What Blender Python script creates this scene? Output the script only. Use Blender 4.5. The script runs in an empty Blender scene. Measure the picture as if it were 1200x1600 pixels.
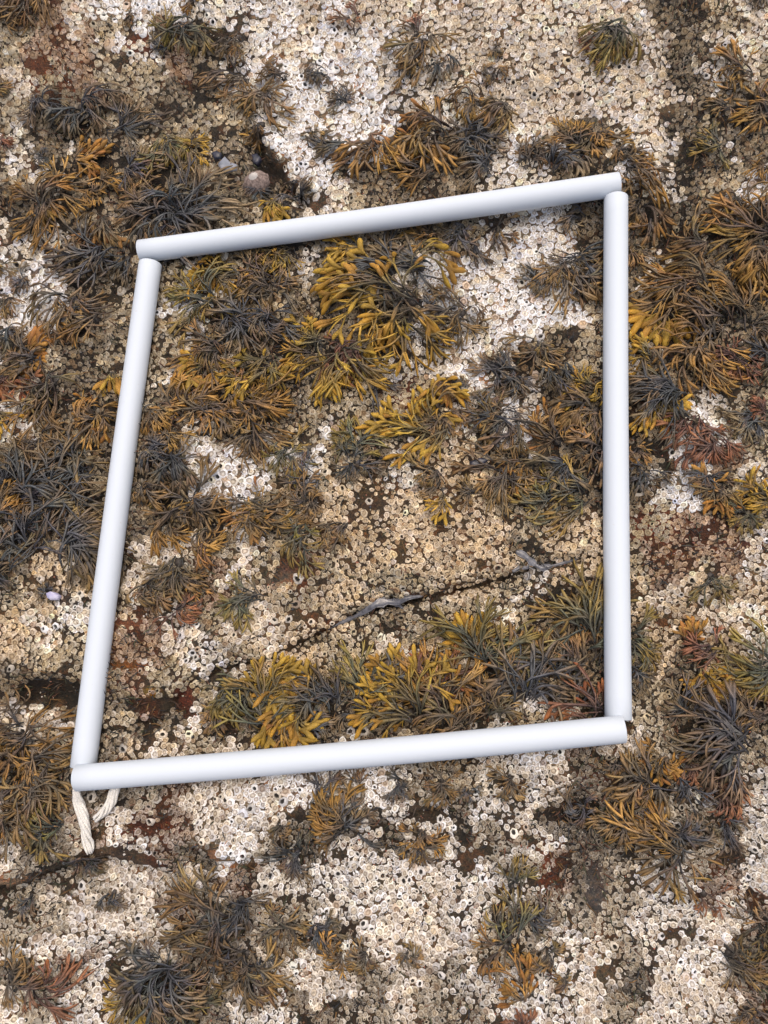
import bpy, math, random
import numpy as np
from mathutils import Vector, Matrix

random.seed(7)
rng = np.random.default_rng(7)
scene = bpy.context.scene
COL = scene.collection

# ------------------------------------------------------------------ camera
TILT, SIDE, DIST = math.radians(11.0), math.radians(5.5), 0.741
FPX = 1201.0                                   # focal length in pixels of a 1200 x 1600 frame
cam_d = bpy.data.cameras.new('camera')
cam = bpy.data.objects.new('camera', cam_d)
COL.objects.link(cam)
cam.rotation_euler = (TILT, SIDE, 0.0)
RC = np.array(cam.rotation_euler.to_matrix())
CP = RC @ np.array([0, 0, DIST])
cam.location = CP
cam_d.sensor_fit = 'VERTICAL'
cam_d.sensor_height = 24.0
cam_d.lens = FPX / 1600.0 * 24.0
cam_d.clip_start = 0.01
cam_d.clip_end = 100.0
scene.camera = cam

# ------------------------------------------------------------------ sky and sun (bright overcast)
SUN_EL, SUN_AZ = math.radians(72), math.radians(20)      # azimuth from +Y towards +X
world = bpy.data.worlds.new('World')
scene.world = world
world.use_nodes = True
wn = world.node_tree
bg = wn.nodes['Background']
sky = wn.nodes.new('ShaderNodeTexSky')
sky.sky_type = 'NISHITA'
sky.sun_disc = False
sky.sun_elevation = SUN_EL
sky.sun_rotation = SUN_AZ
sky.air_density = 0.9
sky.dust_density = 8.0
sky.ozone_density = 0.6
wn.links.new(sky.outputs['Color'], bg.inputs['Color'])
bg.inputs['Strength'].default_value = 0.15
sun_d = bpy.data.lights.new('sun', 'SUN')
sun_d.energy = 0.6
sun_d.angle = math.radians(80)
sun_d.color = (1.0, 0.95, 0.88)
sun = bpy.data.objects.new('sun', sun_d)
COL.objects.link(sun)
sv = Vector((math.sin(SUN_AZ) * math.cos(SUN_EL), math.cos(SUN_AZ) * math.cos(SUN_EL), math.sin(SUN_EL)))
sun.rotation_euler = sv.to_track_quat('Z', 'Y').to_euler()
sun.location = sv * 5
vs = scene.view_settings
vs.view_transform = 'Standard'
vs.look = 'None'
vs.gamma = 1.0
vs.use_curve_mapping = False
vs.exposure = -0.02

# ------------------------------------------------------------------ coordinates
def unproj(px, py, z=0.0):
    px = np.asarray(px, float); py = np.asarray(py, float)
    v = np.stack([(px - 600) / FPX, -(py - 800) / FPX, -np.ones_like(px)], -1) @ RC.T
    t = (z - CP[2]) / v[..., 2]
    return CP[0] + t * v[..., 0], CP[1] + t * v[..., 1]

def proj(x, y, z=0.0):
    d = np.stack([x - CP[0], y - CP[1], np.zeros_like(x) + z - CP[2]], -1) @ RC
    return 600 + FPX * d[..., 0] / -d[..., 2], 800 - FPX * d[..., 1] / -d[..., 2]

def vnoise(x, y, seed, n=256):
    r = np.random.default_rng(seed).random((n, n))
    xi = np.floor(x).astype(int); yi = np.floor(y).astype(int)
    fx = x - xi; fy = y - yi
    fx = fx * fx * (3 - 2 * fx); fy = fy * fy * (3 - 2 * fy)
    a = r[yi % n, xi % n]; b = r[yi % n, (xi + 1) % n]
    c = r[(yi + 1) % n, xi % n]; d = r[(yi + 1) % n, (xi + 1) % n]
    return (a * (1 - fx) + b * fx) * (1 - fy) + (c * (1 - fx) + d * fx) * fy - 0.5

def fbm(x, y, seed, oct=3):
    s = 0; a = 1
    for k in range(oct):
        s = s + a * vnoise(x * 2 ** k, y * 2 ** k, seed + k); a *= 0.5
    return s

# ------------------------------------------------------------------ what grows where (50 px cells of the rock, 24 x 32)
ZMAP = """
RRCWWWMMWCWCCCCCCCCCDDOC
ORROMRDMWCWWMCCCCCCCCDMC
COROODDMWWWWMMCCCCCCCDMO
ODDOODOOMWWWMMMCCCCCCDDD
MDDDOOODWWWWDDDMWDDMCDOD
OMDDDDODDWMDDDDMMDDWMDOW
DDDDDDDODMCODDOMWMDDDDOW
MMDODDDODDOOOOMWWWDDDODD
WWDDOOMDDMDDMWWWWWDDMDDD
WWDOOWMDOODDDWWWWWODDDDD
MWDDOOMDDDDDDMMWWOOMDDDD
DODOOMODDDDOMMWMDDOMDDDD
MDDDODDDDOOOORMDMDDDDDMO
MODDDDMDDOMODOCDWDDDDWWO
OOODDDWWMWODMTTDDDDDDWRM
DODODDWWOTTTTTTOOODDMWDO
DDDDDDDMDOTTTTTTOTTOORRO
DTTDCCOCOROTTTTTDTTORRRC
OTMOCORCTOTTOOTOMDDTCTOT
TCMTRMOCCTTODOOCODDDTTCC
TOORRCMOTTOTCTCDDDDDTDTC
DDDDROOMDDOOTODOMODDODTO
CCDODDMDDDDDDDDMOMDMODDD
DTODTCOCDWWMOOOCWWRCODDO
DDDDORCCWWMWMOOMMCDDDMDM
TDRCRRCWCDDDMMDMCDDDMODM
CDOCMRDWODMMDMMOOMDDDMOM
ODOCCOCRMMMMMCMMMRDOMMRM
OOCCCRODOOMWCCMDOOOOMMCR
MCMMCODDOODCCCCODMCOMMWD
DORMMDDDCCCOCOMMMMCDCWCD
COMMMDDMMDDOCOOMWMCOCCCR
""".split()
assert len(ZMAP) == 32 and all(len(r) == 24 for r in ZMAP), [(i, len(r)) for i, r in enumerate(ZMAP)]
ZARR = np.array([[ord(c) for c in r] for r in ZMAP])
# cover, radius (px), shell colour; D also holds painted shade under the weed
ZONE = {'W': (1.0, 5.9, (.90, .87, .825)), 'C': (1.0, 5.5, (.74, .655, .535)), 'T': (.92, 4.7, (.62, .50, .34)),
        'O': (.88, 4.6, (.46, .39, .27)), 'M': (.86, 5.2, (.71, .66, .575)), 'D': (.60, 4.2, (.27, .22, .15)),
        'R': (.62, 4.4, (.40, .29, .20))}

def zone_at(px, py, jit=26):
    jx = px + jit * 2 * fbm(px / 38, py / 38, 901); jy = py + jit * 2 * fbm(px / 38, py / 38, 931)
    c = np.clip(np.floor(jx / 50).astype(int), -10 ** 6, 10 ** 6); r = np.floor(jy / 50).astype(int)
    c = np.where(c < 0, -1 - c, c); r = np.where(r < 0, -1 - r, r)
    c = np.where((c // 24) % 2 == 1, 23 - c % 24, c % 24); r = np.where((r // 32) % 2 == 1, 31 - r % 32, r % 32)
    return ZARR[r, c]

# ------------------------------------------------------------------ rock relief
def polydist(px, py, pts):
    best = np.full(px.shape, 1e9); sgn = np.zeros(px.shape)
    for (x0, y0), (x1, y1) in zip(pts[:-1], pts[1:]):
        dx, dy = x1 - x0, y1 - y0; L2 = dx * dx + dy * dy
        t = np.clip(((px - x0) * dx + (py - y0) * dy) / L2, 0, 1)
        d = np.hypot(px - x0 - t * dx, py - y0 - t * dy)
        s = np.sign(dx * (py - y0) - dy * (px - x0))
        m = d < best
        best = np.where(m, d, best); sgn = np.where(m, s, sgn)
    return best, sgn          # sgn > 0: below (greater y) for a line drawn left to right

CRACK = [(150, 1142), (205, 1134), (262, 1112), (300, 1066), (352, 1044), (420, 1028), (470, 1003), (540, 968),
         (600, 945), (680, 931), (760, 911), (832, 888), (910, 871), (1000, 862), (1100, 850), (1210, 833)]
LEDGE = [(-60, 1405), (0, 1383), (60, 1366), (138, 1331), (185, 1327), (240, 1345)]
GROOVE = [(1030, -60), (1040, 60), (1052, 140), (1068, 210), (1062, 300), (1048, 380), (1005, 470)]
NOOK = [(392, 215), (412, 246), (432, 280), (470, 312)]
STEP2 = [(222, 1318), (300, 1322), (350, 1334), (420, 1338), (480, 1318), (560, 1292), (690, 1262)]

def relief_px(px, py):
    wx = px + 14 * fbm(px / 45, py / 45, 11); wy = py + 14 * fbm(px / 45, py / 45, 21)
    h = 0.024 * fbm(px / 260 + 3, py / 260 + 5, 31, 2) + 0.014 * fbm(px / 90, py / 90, 41, 2) + 0.0045 * fbm(px / 24, py / 24, 51, 2)
    d, s = polydist(px + 6 * fbm(px / 18, py / 18, 61, 2), py + 8 * fbm(px / 18, py / 18, 71, 2), CRACK)
    fade = np.clip((1000 - px) / 80, 0.25, 1)
    mod = np.clip(.62 + 1.7 * vnoise(px / 38 + 7, py / 45, 88), .15, 1.1) * np.interp(px, [0, 380, 500, 700, 800], [.5, .55, 1.0, 1.0, .75])
    h -= fade * mod * (0.016 * np.exp(-(d / 3.8) ** 2) + 0.006 * np.exp(-(d / 15) ** 2))
    h += np.where(s < 0, 0.007, 0.0) * np.exp(-(d / 90)) * fade
    d, s = polydist(wx, wy, LEDGE)
    h += np.where(s < 0, 0.013 * np.exp(-d / 60), -0.010 * np.exp(-d / 34)) * 1.0
    d, s = polydist(wx, wy, GROOVE)
    h -= 0.008 * np.exp(-(d / 20) ** 2)
    d, s = polydist(wx, wy, NOOK)
    h -= 0.020 * np.exp(-(d / 15) ** 2)
    d, s = polydist(wx, wy, STEP2)
    h += np.where(s < 0, 0.006 * np.exp(-d / 40), -0.005 * np.exp(-d / 30))
    def blob(cx, cy, rx, ry, hh):
        q = ((wx - cx) / rx) ** 2 + ((wy - cy) / ry) ** 2
        return hh * np.exp(-q ** 1.6)
    h += blob(75, 1082, 62, 24, -0.024) + blob(232, 1112, 62, 24, -0.012) + blob(42, 1132, 58, 46, 0.013)
    h += blob(250, 1283, 40, 12, -0.008) + blob(262, 1305, 30, 14, -0.006)
    h += blob(330, 1000, 26, 12, 0.006) + blob(900, 1270, 60, 34, -0.007) + blob(690, 560, 36, 26, -0.006)
    # rock under the lower pipe stands proud, the ends of the side pipes lie lower
    d, s = polydist(px, py, [(90, 1226), (985, 1146)])
    h = np.where(True, h * (1 - 0.75 * np.exp(-(d / 22) ** 2)), h) + 0.003 * np.exp(-(d / 30) ** 2)
    for a, b in (((226, 396), (960, 300)), ((236, 412), (131, 1190)), ((963, 310), (966, 1115))):
        d, s = polydist(px, py, [a, b])
        h = h * (1 - 0.7 * np.exp(-(d / 24) ** 2))
    return h

def axis(lo, hi, step, far):
    a = list(np.arange(lo, hi, step)); s = step
    left, right = [], []
    x = a[0]
    while x > -far:
        s *= 1.13; x -= s; left.append(x)
    x = a[-1]; s = step
    while x < far:
        s *= 1.13; x += s; right.append(x)
    return np.array(left[::-1] + a + right)

GX = axis(-0.42, 0.45, 0.0025, 60.0)
GY = axis(-0.50, 0.62, 0.0025, 60.0)
XX, YY = np.meshgrid(GX, GY)
ppx, ppy = proj(np.clip(XX, -2.0, 2.0), np.clip(YY, -2.0, 2.0))
ppx = ppx + (XX - np.clip(XX, -2.0, 2.0)) * 1600; ppy = ppy - (YY - np.clip(YY, -2.0, 2.0)) * 1600
HH = relief_px(ppx, ppy)

def ground(x, y):
    x = np.clip(x, GX[0], GX[-1]); y = np.clip(y, GY[0], GY[-1])
    i = np.clip(np.searchsorted(GX, x) - 1, 0, len(GX) - 2); j = np.clip(np.searchsorted(GY, y) - 1, 0, len(GY) - 2)
    fx = (x - GX[i]) / (GX[i + 1] - GX[i]); fy = (y - GY[j]) / (GY[j + 1] - GY[j])
    return (HH[j, i] * (1 - fx) + HH[j, i + 1] * fx) * (1 - fy) + (HH[j + 1, i] * (1 - fx) + HH[j + 1, i + 1] * fx) * fy

def on_rock(px, py):
    z = np.zeros_like(np.asarray(px, float))
    for _ in range(10):
        x, y = unproj(px, py, z); z = .5 * z + .5 * ground(x, y)
    return x, y, ground(x, y)

# ------------------------------------------------------------------ materials
def new_mat(name):
    m = bpy.data.materials.new(name); m.use_nodes = True
    nt = m.node_tree; b = nt.nodes['Principled BSDF']
    return m, nt, b

def N(nt, t, **kw):
    n = nt.nodes.new(t)
    for k, v in kw.items():
        if hasattr(n, k): setattr(n, k, v)
        else: n.inputs[k].default_value = v
    return n

def attr_mat(name, rough, nscale, namt, bump=0.0, bscale=900.0, spec=0.4, coat=0.0):
    """colour attribute 'Col', mottled by noise, with fine relief"""
    m, nt, b = new_mat(name)
    at = N(nt, 'ShaderNodeAttribute', attribute_name='Col')
    tc = N(nt, 'ShaderNodeNewGeometry')
    no = N(nt, 'ShaderNodeTexNoise'); no.inputs['Scale'].default_value = nscale; no.inputs['Detail'].default_value = 3
    nt.links.new(tc.outputs['Position'], no.inputs['Vector'])
    mr = N(nt, 'ShaderNodeMapRange'); mr.inputs['From Min'].default_value = .25; mr.inputs['From Max'].default_value = .75
    mr.inputs['To Min'].default_value = 1 - namt; mr.inputs['To Max'].default_value = 1 + namt
    nt.links.new(no.outputs['Fac'], mr.inputs['Value'])
    mx = N(nt, 'ShaderNodeVectorMath', operation='MULTIPLY')
    nt.links.new(at.outputs['Color'], mx.inputs[0]); nt.links.new(mr.outputs['Result'], mx.inputs[1])
    nt.links.new(mx.outputs['Vector'], b.inputs['Base Color'])
    b.inputs['Roughness'].default_value = rough
    b.inputs['Specular IOR Level'].default_value = spec
    b.inputs['Coat Weight'].default_value = coat
    if bump:
        n2 = N(nt, 'ShaderNodeTexNoise'); n2.inputs['Scale'].default_value = bscale; n2.inputs['Detail'].default_value = 2
        nt.links.new(tc.outputs['Position'], n2.inputs['Vector'])
        bp = N(nt, 'ShaderNodeBump'); bp.inputs['Strength'].default_value = bump; bp.inputs['Distance'].default_value = 0.001
        nt.links.new(n2.outputs['Fac'], bp.inputs['Height']); nt.links.new(bp.outputs['Normal'], b.inputs['Normal'])
    return m

M_SHELL = attr_mat('barnacle shell', .75, 420, .28, .5, 1100, .3)
M_WRACK = attr_mat('wrack', .5, 160, .22, .25, 700, .4)
M_RECEP = attr_mat('wrack receptacle', .5, 700, .22, .9, 1300, .4)
M_TURF = attr_mat('algal turf', .7, 200, .3)
M_GRIT = attr_mat('shell grit', .7, 300, .25)

def rock_material():
    m, nt, b = new_mat('shore rock')
    at = N(nt, 'ShaderNodeAttribute', attribute_name='Col')
    g = N(nt, 'ShaderNodeNewGeometry')
    def noise(scale, det=5, rough=.6):
        n = N(nt, 'ShaderNodeTexNoise'); n.inputs['Scale'].default_value = scale
        n.inputs['Detail'].default_value = det; n.inputs['Roughness'].default_value = rough
        nt.links.new(g.outputs['Position'], n.inputs['Vector']); return n
    def ramp(src, stops):
        r = N(nt, 'ShaderNodeValToRGB'); e = r.color_ramp.elements
        while len(e) < len(stops): e.new(.5)
        for el, (p, c) in zip(e, stops): el.position = p; el.color = (*c, 1)
        nt.links.new(src, r.inputs['Fac']); return r
    n1 = noise(34, 7, .7); n2 = noise(210, 6, .7); n3 = noise(620, 4, .7)
    base = ramp(n1.outputs['Fac'], [(.30, (.055, .054, .058)), (.44, (.12, .085, .058)), (.54, (.10, .09, .062)), (.64, (.21, .11, .055)), (.78, (.26, .21, .16))])
    det = ramp(n2.outputs['Fac'], [(.32, (.35, .36, .42)), (.5, (1, 1, 1)), (.62, (1.3, 1.05, .8)), (.75, (2.2, 1.9, 1.7))])
    mul = N(nt, 'ShaderNodeMix', data_type='RGBA', blend_type='MULTIPLY'); mul.inputs['Factor'].default_value = 1
    nt.links.new(base.outputs['Color'], mul.inputs['A']); nt.links.new(det.outputs['Color'], mul.inputs['B'])
    tint = N(nt, 'ShaderNodeMix', data_type='RGBA', blend_type='MULTIPLY'); tint.inputs['Factor'].default_value = 1
    nt.links.new(mul.outputs['Result'], tint.inputs['A']); nt.links.new(at.outputs['Color'], tint.inputs['B'])
    sp = ramp(n3.outputs['Fac'], [(.45, (.45, .45, .45)), (.62, (1.15, 1.1, 1.05)), (.74, (2.0, 1.9, 1.8))])
    fin = N(nt, 'ShaderNodeMix', data_type='RGBA', blend_type='MULTIPLY'); fin.inputs['Factor'].default_value = .8
    nt.links.new(tint.outputs['Result'], fin.inputs['A']); nt.links.new(sp.outputs['Color'], fin.inputs['B'])
    ca = N(nt, 'ShaderNodeAttribute', attribute_name='Crust')
    vo = N(nt, 'ShaderNodeTexVoronoi'); vo.inputs['Scale'].default_value = 150
    nt.links.new(g.outputs['Position'], vo.inputs['Vector'])
    disc = ramp(vo.outputs['Distance'], [(.0, (.75, .65, .5)), (.16, (.9, .85, .78)), (.42, (.8, .72, .6)), (.56, (.0, .0, .0))])
    msk = N(nt, 'ShaderNodeMath', operation='LESS_THAN'); msk.inputs[1].default_value = .5
    nt.links.new(vo.outputs['Distance'], msk.inputs[0])
    mm = N(nt, 'ShaderNodeMath', operation='MULTIPLY'); nt.links.new(msk.outputs['Value'], mm.inputs[0]); nt.links.new(ca.outputs['Fac'], mm.inputs[1])
    crust = N(nt, 'ShaderNodeMix', data_type='RGBA', blend_type='MIX')
    nt.links.new(mm.outputs['Value'], crust.inputs['Factor']); nt.links.new(fin.outputs['Result'], crust.inputs['A']); nt.links.new(disc.outputs['Color'], crust.inputs['B'])
    nt.links.new(crust.outputs['Result'], b.inputs['Base Color'])
    b.inputs['Roughness'].default_value = .62
    bp = N(nt, 'ShaderNodeBump'); bp.inputs['Strength'].default_value = 1.0; bp.inputs['Distance'].default_value = .005
    ad = N(nt, 'ShaderNodeMath', operation='ADD')
    nt.links.new(n2.outputs['Fac'], ad.inputs[0]); nt.links.new(n3.outputs['Fac'], ad.inputs[1])
    nt.links.new(ad.outputs['Value'], bp.inputs['Height']); nt.links.new(bp.outputs['Normal'], b.inputs['Normal'])
    return m
M_ROCK = rock_material()

def plastic():
    m, nt, b = new_mat('white pipe plastic')
    g = N(nt, 'ShaderNodeNewGeometry')
    n = N(nt, 'ShaderNodeTexNoise'); n.inputs['Scale'].default_value = 260; n.inputs['Detail'].default_value = 6; n.inputs['Roughness'].default_value = .75
    nt.links.new(g.outputs['Position'], n.inputs['Vector'])
    r = N(nt, 'ShaderNodeValToRGB'); e = r.color_ramp.elements
    e[0].position = .24; e[0].color = (.60, .60, .58, 1); e[1].position = .36; e[1].color = (.685, .75, .815, 1)
    nt.links.new(n.outputs['Fac'], r.inputs['Fac']); nt.links.new(r.outputs['Color'], b.inputs['Base Color'])
    b.inputs['Roughness'].default_value = .6; b.inputs['Specular IOR Level'].default_value = .3
    n2 = N(nt, 'ShaderNodeTexNoise'); n2.inputs['Scale'].default_value = 60; n2.inputs['Detail'].default_value = 4
    nt.links.new(g.outputs['Position'], n2.inputs['Vector'])
    bp = N(nt, 'ShaderNodeBump'); bp.inputs['Strength'].default_value = .12; bp.inputs['Distance'].default_value = .001
    nt.links.new(n2.outputs['Fac'], bp.inputs['Height']); nt.links.new(bp.outputs['Normal'], b.inputs['Normal'])
    return m
M_PIPE = plastic()

def simple(name, c1, c2, scale, rough, bump=.4, spec=.5):
    m, nt, b = new_mat(name)
    g = N(nt, 'ShaderNodeNewGeometry')
    n = N(nt, 'ShaderNodeTexNoise'); n.inputs['Scale'].default_value = scale; n.inputs['Detail'].default_value = 4
    nt.links.new(g.outputs['Position'], n.inputs['Vector'])
    r = N(nt, 'ShaderNodeValToRGB'); e = r.color_ramp.elements
    e[0].position = .35; e[0].color = (*c1, 1); e[1].position = .65; e[1].color = (*c2, 1)
    nt.links.new(n.outputs['Fac'], r.inputs['Fac']); nt.links.new(r.outputs['Color'], b.inputs['Base Color'])
    b.inputs['Roughness'].default_value = rough; b.inputs['Specular IOR Level'].default_value = spec
    bp = N(nt, 'ShaderNodeBump'); bp.inputs['Strength'].default_value = bump; bp.inputs['Distance'].default_value = .001
    nt.links.new(n.outputs['Fac'], bp.inputs['Height']); nt.links.new(bp.outputs['Normal'], b.inputs['Normal'])
    return m
M_CORD = simple('cotton cord', (.70, .67, .60), (.84, .82, .77), 900, .9, .8, .2)
M_LIMPET = simple('limpet shell', (.16, .12, .10), (.38, .29, .25), 420, .7)
M_LIMPET2 = simple('limpet apex', (.50, .47, .43), (.62, .58, .54), 300, .7)
M_WET = simple('wet dark skin', (.09, .09, .10), (.19, .19, .205), 220, .2, .35, .7)
M_SLATE = simple('slate chip', (.20, .22, .26), (.36, .38, .43), 90, .45)
M_MAUVE = simple('mauve shell', (.42, .40, .60), (.60, .58, .72), 200, .5)
M_MUSSEL = simple('mussel shell', (.015, .018, .03), (.05, .05, .075), 200, .3)

# ------------------------------------------------------------------ mesh helpers
def raw_mesh(name, verts, quads=None, tris=None, cols=None, smooth=True, mat=None, faces=None):
    me = bpy.data.meshes.new(name)
    verts = np.asarray(verts, np.float32).reshape(-1, 3)
    parts = []
    if quads is not None and len(quads): parts.append((np.asarray(quads, np.int32).reshape(-1, 4), 4))
    if tris is not None and len(tris): parts.append((np.asarray(tris, np.int32).reshape(-1, 3), 3))
    idx = np.concatenate([p.ravel() for p, k in parts])
    tot = np.concatenate([np.full(len(p), k, np.int32) for p, k in parts])
    st = np.concatenate([[0], np.cumsum(tot)[:-1]]).astype(np.int32)
    me.vertices.add(len(verts)); me.vertices.foreach_set('co', verts.ravel())
    me.loops.add(len(idx)); me.loops.foreach_set('vertex_index', idx)
    me.polygons.add(len(tot)); me.polygons.foreach_set('loop_start', st); me.polygons.foreach_set('loop_total', tot)
    if smooth: me.polygons.foreach_set('use_smooth', np.ones(len(tot), bool))
    if cols is not None:
        ca = me.color_attributes.new('Col', 'FLOAT_COLOR', 'POINT')
        c4 = np.ones((len(verts), 4), np.float32); c4[:, :3] = np.asarray(cols).reshape(-1, 3)
        ca.data.foreach_set('color', c4.ravel())
    if mat: me.materials.append(mat)
    me.update(calc_edges=True)
    return me

def obj(name, me, parent=None, loc=None):
    o = bpy.data.objects.new(name, me); COL.objects.link(o)
    if parent: o.parent = parent
    if loc is not None: o.location = loc
    return o

def tag(o, label=None, cat=None, group=None, kind=None):
    if label: o['label'] = label
    if cat: o['category'] = cat
    if group: o['group'] = group
    if kind: o['kind'] = kind
    return o

# ------------------------------------------------------------------ the rock sheet
ny, nx = XX.shape
ii = np.arange(ny * nx).reshape(ny, nx)
quads = np.stack([ii[:-1, :-1], ii[:-1, 1:], ii[1:, 1:], ii[1:, :-1]], -1).reshape(-1, 4)
zc = zone_at(ppx, ppy)
tint = np.ones((ny, nx, 3))
for k, c in {'W': (3.2, 3.1, 3.0), 'C': (1.9, 1.7, 1.4), 'T': (1.2, 1.0, .75), 'O': (.8, .74, .62), 'M': (1.0, .95, .9), 'D': (.40, .385, .36), 'R': (1.25, .68, .45)}.items():  # D: dark rock, darkened further as painted shade in gaps under tufts
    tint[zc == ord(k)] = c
for _ in range(3):      # soften the borders between the patches
    tint = (tint + np.roll(tint, 1, 0) + np.roll(tint, -1, 0) + np.roll(tint, 1, 1) + np.roll(tint, -1, 1)) / 5
for cx, cy, rx, ry, c in ((462, 885, 34, 20, (2.6, 1.8, 1.5)), (440, 905, 26, 14, (2.3, 2.2, 2.4)), (190, 975, 46, 10, (3.2, 1.6, 1.2)),
                          (205, 1040, 40, 12, (3.2, 1.6, .6)), (640, 615, 40, 26, (1.9, .7, .5)), (295, 1090, 16, 30, (1.8, .6, .35)),
                          (70, 110, 50, 40, (2.0, .95, .5)), (215, 62, 30, 16, (2.2, .8, .4)), (925, 1215, 40, 14, (1.5, .8, .6)),
                          (855, 1370, 18, 60, (2.2, .9, .6)), (250, 1290, 60, 16, (1.6, .7, .5)), (30, 1365, 50, 12, (3.6, 3.0, 2.8)),
                          (930, 1390, 26, 60, (1.6, 1.7, 2.2)), (250, 1080, 14, 8, (4.5, 3.4, .8)), (505, 975, 30, 14, (1.6, .9, .5)),
                          (1020, 820, 60, 30, (1.7, .7, .5)), (1150, 850, 50, 10, (1.4, .6, .5))):
    q = np.exp(-(((ppx - cx) / rx) ** 2 + ((ppy - cy) / ry) ** 2) ** 2)[..., None]
    tint = tint * (1 - q) + np.array(c) * q
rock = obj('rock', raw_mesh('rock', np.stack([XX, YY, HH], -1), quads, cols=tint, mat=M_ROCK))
inx = np.maximum(np.maximum(-100 - ppx, ppx - 1300), np.maximum(-120 - ppy, ppy - 1720))
cr = rock.data.attributes.new('Crust', 'FLOAT', 'POINT')        # beyond the modelled barnacles the crust is only a texture
pale = np.isin(zc, [ord(c) for c in 'WCMTO'])
cr.data.foreach_set('value', (np.clip(inx / 25, 0, 1) * np.where(pale, 1.0, .35)).astype(np.float32).ravel())
tag(rock, 'dark rough shore rock crusted with barnacles and crossed by a crack', kind='structure')

# ------------------------------------------------------------------ the quadrat: four white pipes on a cord
PR, PW = 0.0116, 0.0018
ENDS = {   # pixel ends of the axis and height of the axis above the datum at each end
    'top': ((219, 393), (967, 288), .0185, .0200, 'white pipe along the upper edge of the frame'),
    'left': ((235, 412), (130, 1199), .0170, .0140, 'white pipe along the left edge of the frame'),
    'right': ((962.5, 309), (966, 1124), .0180, .0140, 'white pipe along the right edge of the frame'),
    'bottom': ((120, 1215.7), (975, 1139.2), .0270, .0270, 'white pipe along the lower edge of the frame')}
bx0, by0 = unproj(546, 760, .0)
quadrat = obj('quadrat_frame', None, loc=(float(bx0), float(by0), 0))
tag(quadrat, 'white plastic pipe quadrat frame lying on the barnacled rock', 'quadrat')
QB = np.array([bx0, by0, 0.0])

def pipe_mesh(a, b, R, W, n=40):
    a, b = np.array(a), np.array(b); t = (b - a) / np.linalg.norm(b - a); L = np.linalg.norm(b - a)
    s = np.cross(t, [0, 0, 1]); s /= np.linalg.norm(s); u = np.cross(s, t)
    ang = np.linspace(0, 2 * np.pi, n, endpoint=False)
    bv = .0006
    prof = [(R - W, .02), (R - W, bv), (R - W + bv, 0), (R - bv, 0), (R, bv)]
    mids = [(R, x) for x in np.linspace(.02, L - .02, 12)]
    prof = prof + mids + [(r, L - x) for r, x in prof[::-1]]
    v = []
    for r, x in prof:
        bow = 0.0012 * math.sin(math.pi * x / L)            # a cut pipe is never quite straight
        c = a + t * x + s * bow
        v.append(c + r * (np.cos(ang)[:, None] * s + np.sin(ang)[:, None] * u))
    k = len(prof); v = np.array(v).reshape(-1, 3)
    i = np.arange(n); j = (i + 1) % n
    q = [np.stack([m * n + i, m * n + j, (m + 1) * n + j, (m + 1) * n + i], -1) for m in range(k - 1)]
    m = k - 1
    q.append(np.stack([m * n + i, m * n + j, j, i], -1))    # inner wall
    return raw_mesh('pipe', v, np.concatenate(q), mat=M_PIPE)

PIPES = {}
for key, (p0, p1, z0, z1, lab) in ENDS.items():
    a = np.array([*map(float, unproj(*p0, z0)), z0]); b = np.array([*map(float, unproj(*p1, z1)), z1])
    PIPES[key] = (a, b)
    tag(obj('pipe', pipe_mesh(a - QB, b - QB, PR, PW), quadrat), lab)

def strand_tube(pts, rad, n=6, cap=True):
    """one yarn: a tube along pts with radius per point -> verts, quads"""
    pts = np.asarray(pts); t = np.gradient(pts, axis=0); t /= np.linalg.norm(t, axis=1)[:, None]
    s = np.cross(t, [0, 0, 1.0]); s /= np.linalg.norm(s, axis=1)[:, None] + 1e-9; u = np.cross(s, t)
    ang = np.linspace(0, 2 * np.pi, n, endpoint=False)
    v = pts[:, None] + rad[:, None, None] * (np.cos(ang)[None, :, None] * s[:, None] + np.sin(ang)[None, :, None] * u[:, None])
    k = len(pts); i = np.arange(n); j = (i + 1) % n
    q = np.concatenate([np.stack([m * n + i, m * n + j, (m + 1) * n + j, (m + 1) * n + i], -1) for m in range(k - 1)])
    return v.reshape(-1, 3), q

def cord(pxpts, zs, wpx, yarns, label, turns, fray=0.0):
    pxpts = np.array(pxpts, float); tt = np.linspace(0, 1, len(pxpts)); t = np.linspace(0, 1, 40)
    def sm(a):
        v = np.interp(t, tt, a)
        for _ in range(4): v[1:-1] = (v[:-2] + 2 * v[1:-1] + v[2:]) / 4
        return v
    z = sm(np.array(zs)); x, y = unproj(sm(pxpts[:, 0]), sm(pxpts[:, 1]), z)
    for _ in range(4):      # the loose end lies on the barnacles
        z = np.where(t > .3, np.maximum(z, ground(x, y) + .0075), z); x, y = unproj(sm(pxpts[:, 0]), sm(pxpts[:, 1]), z)
    c = np.stack([x, y, z], -1) - QB
    tg = np.gradient(c, axis=0); tg /= np.linalg.norm(tg, axis=1)[:, None]
    s = np.cross(tg, [0, 0, 1.0]); s /= np.linalg.norm(s, axis=1)[:, None]; u = np.cross(s, tg)
    half = sm(np.array(wpx, float)) * 0.00058 / 2
    V, Q, off = [], [], 0
    for k in range(yarns):
        ph = 2 * np.pi * k / yarns + turns * 2 * np.pi * t + .3 * np.sin(9 * t + k)
        r = half * .66 * (1 + fray * t * (k % 3 - 1))
        p = c + s * (r * np.cos(ph))[:, None] + u * (r * .7 * np.sin(ph))[:, None]
        rad = half * .36 * np.clip((1.02 - t) / .06, .25, 1)
        v, q = strand_tube(p, rad); V.append(v); Q.append(q + off); off += len(v)
    tag(obj('cord', raw_mesh('cord', np.concatenate(V), np.concatenate(Q), mat=M_CORD), quadrat), label)
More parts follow.
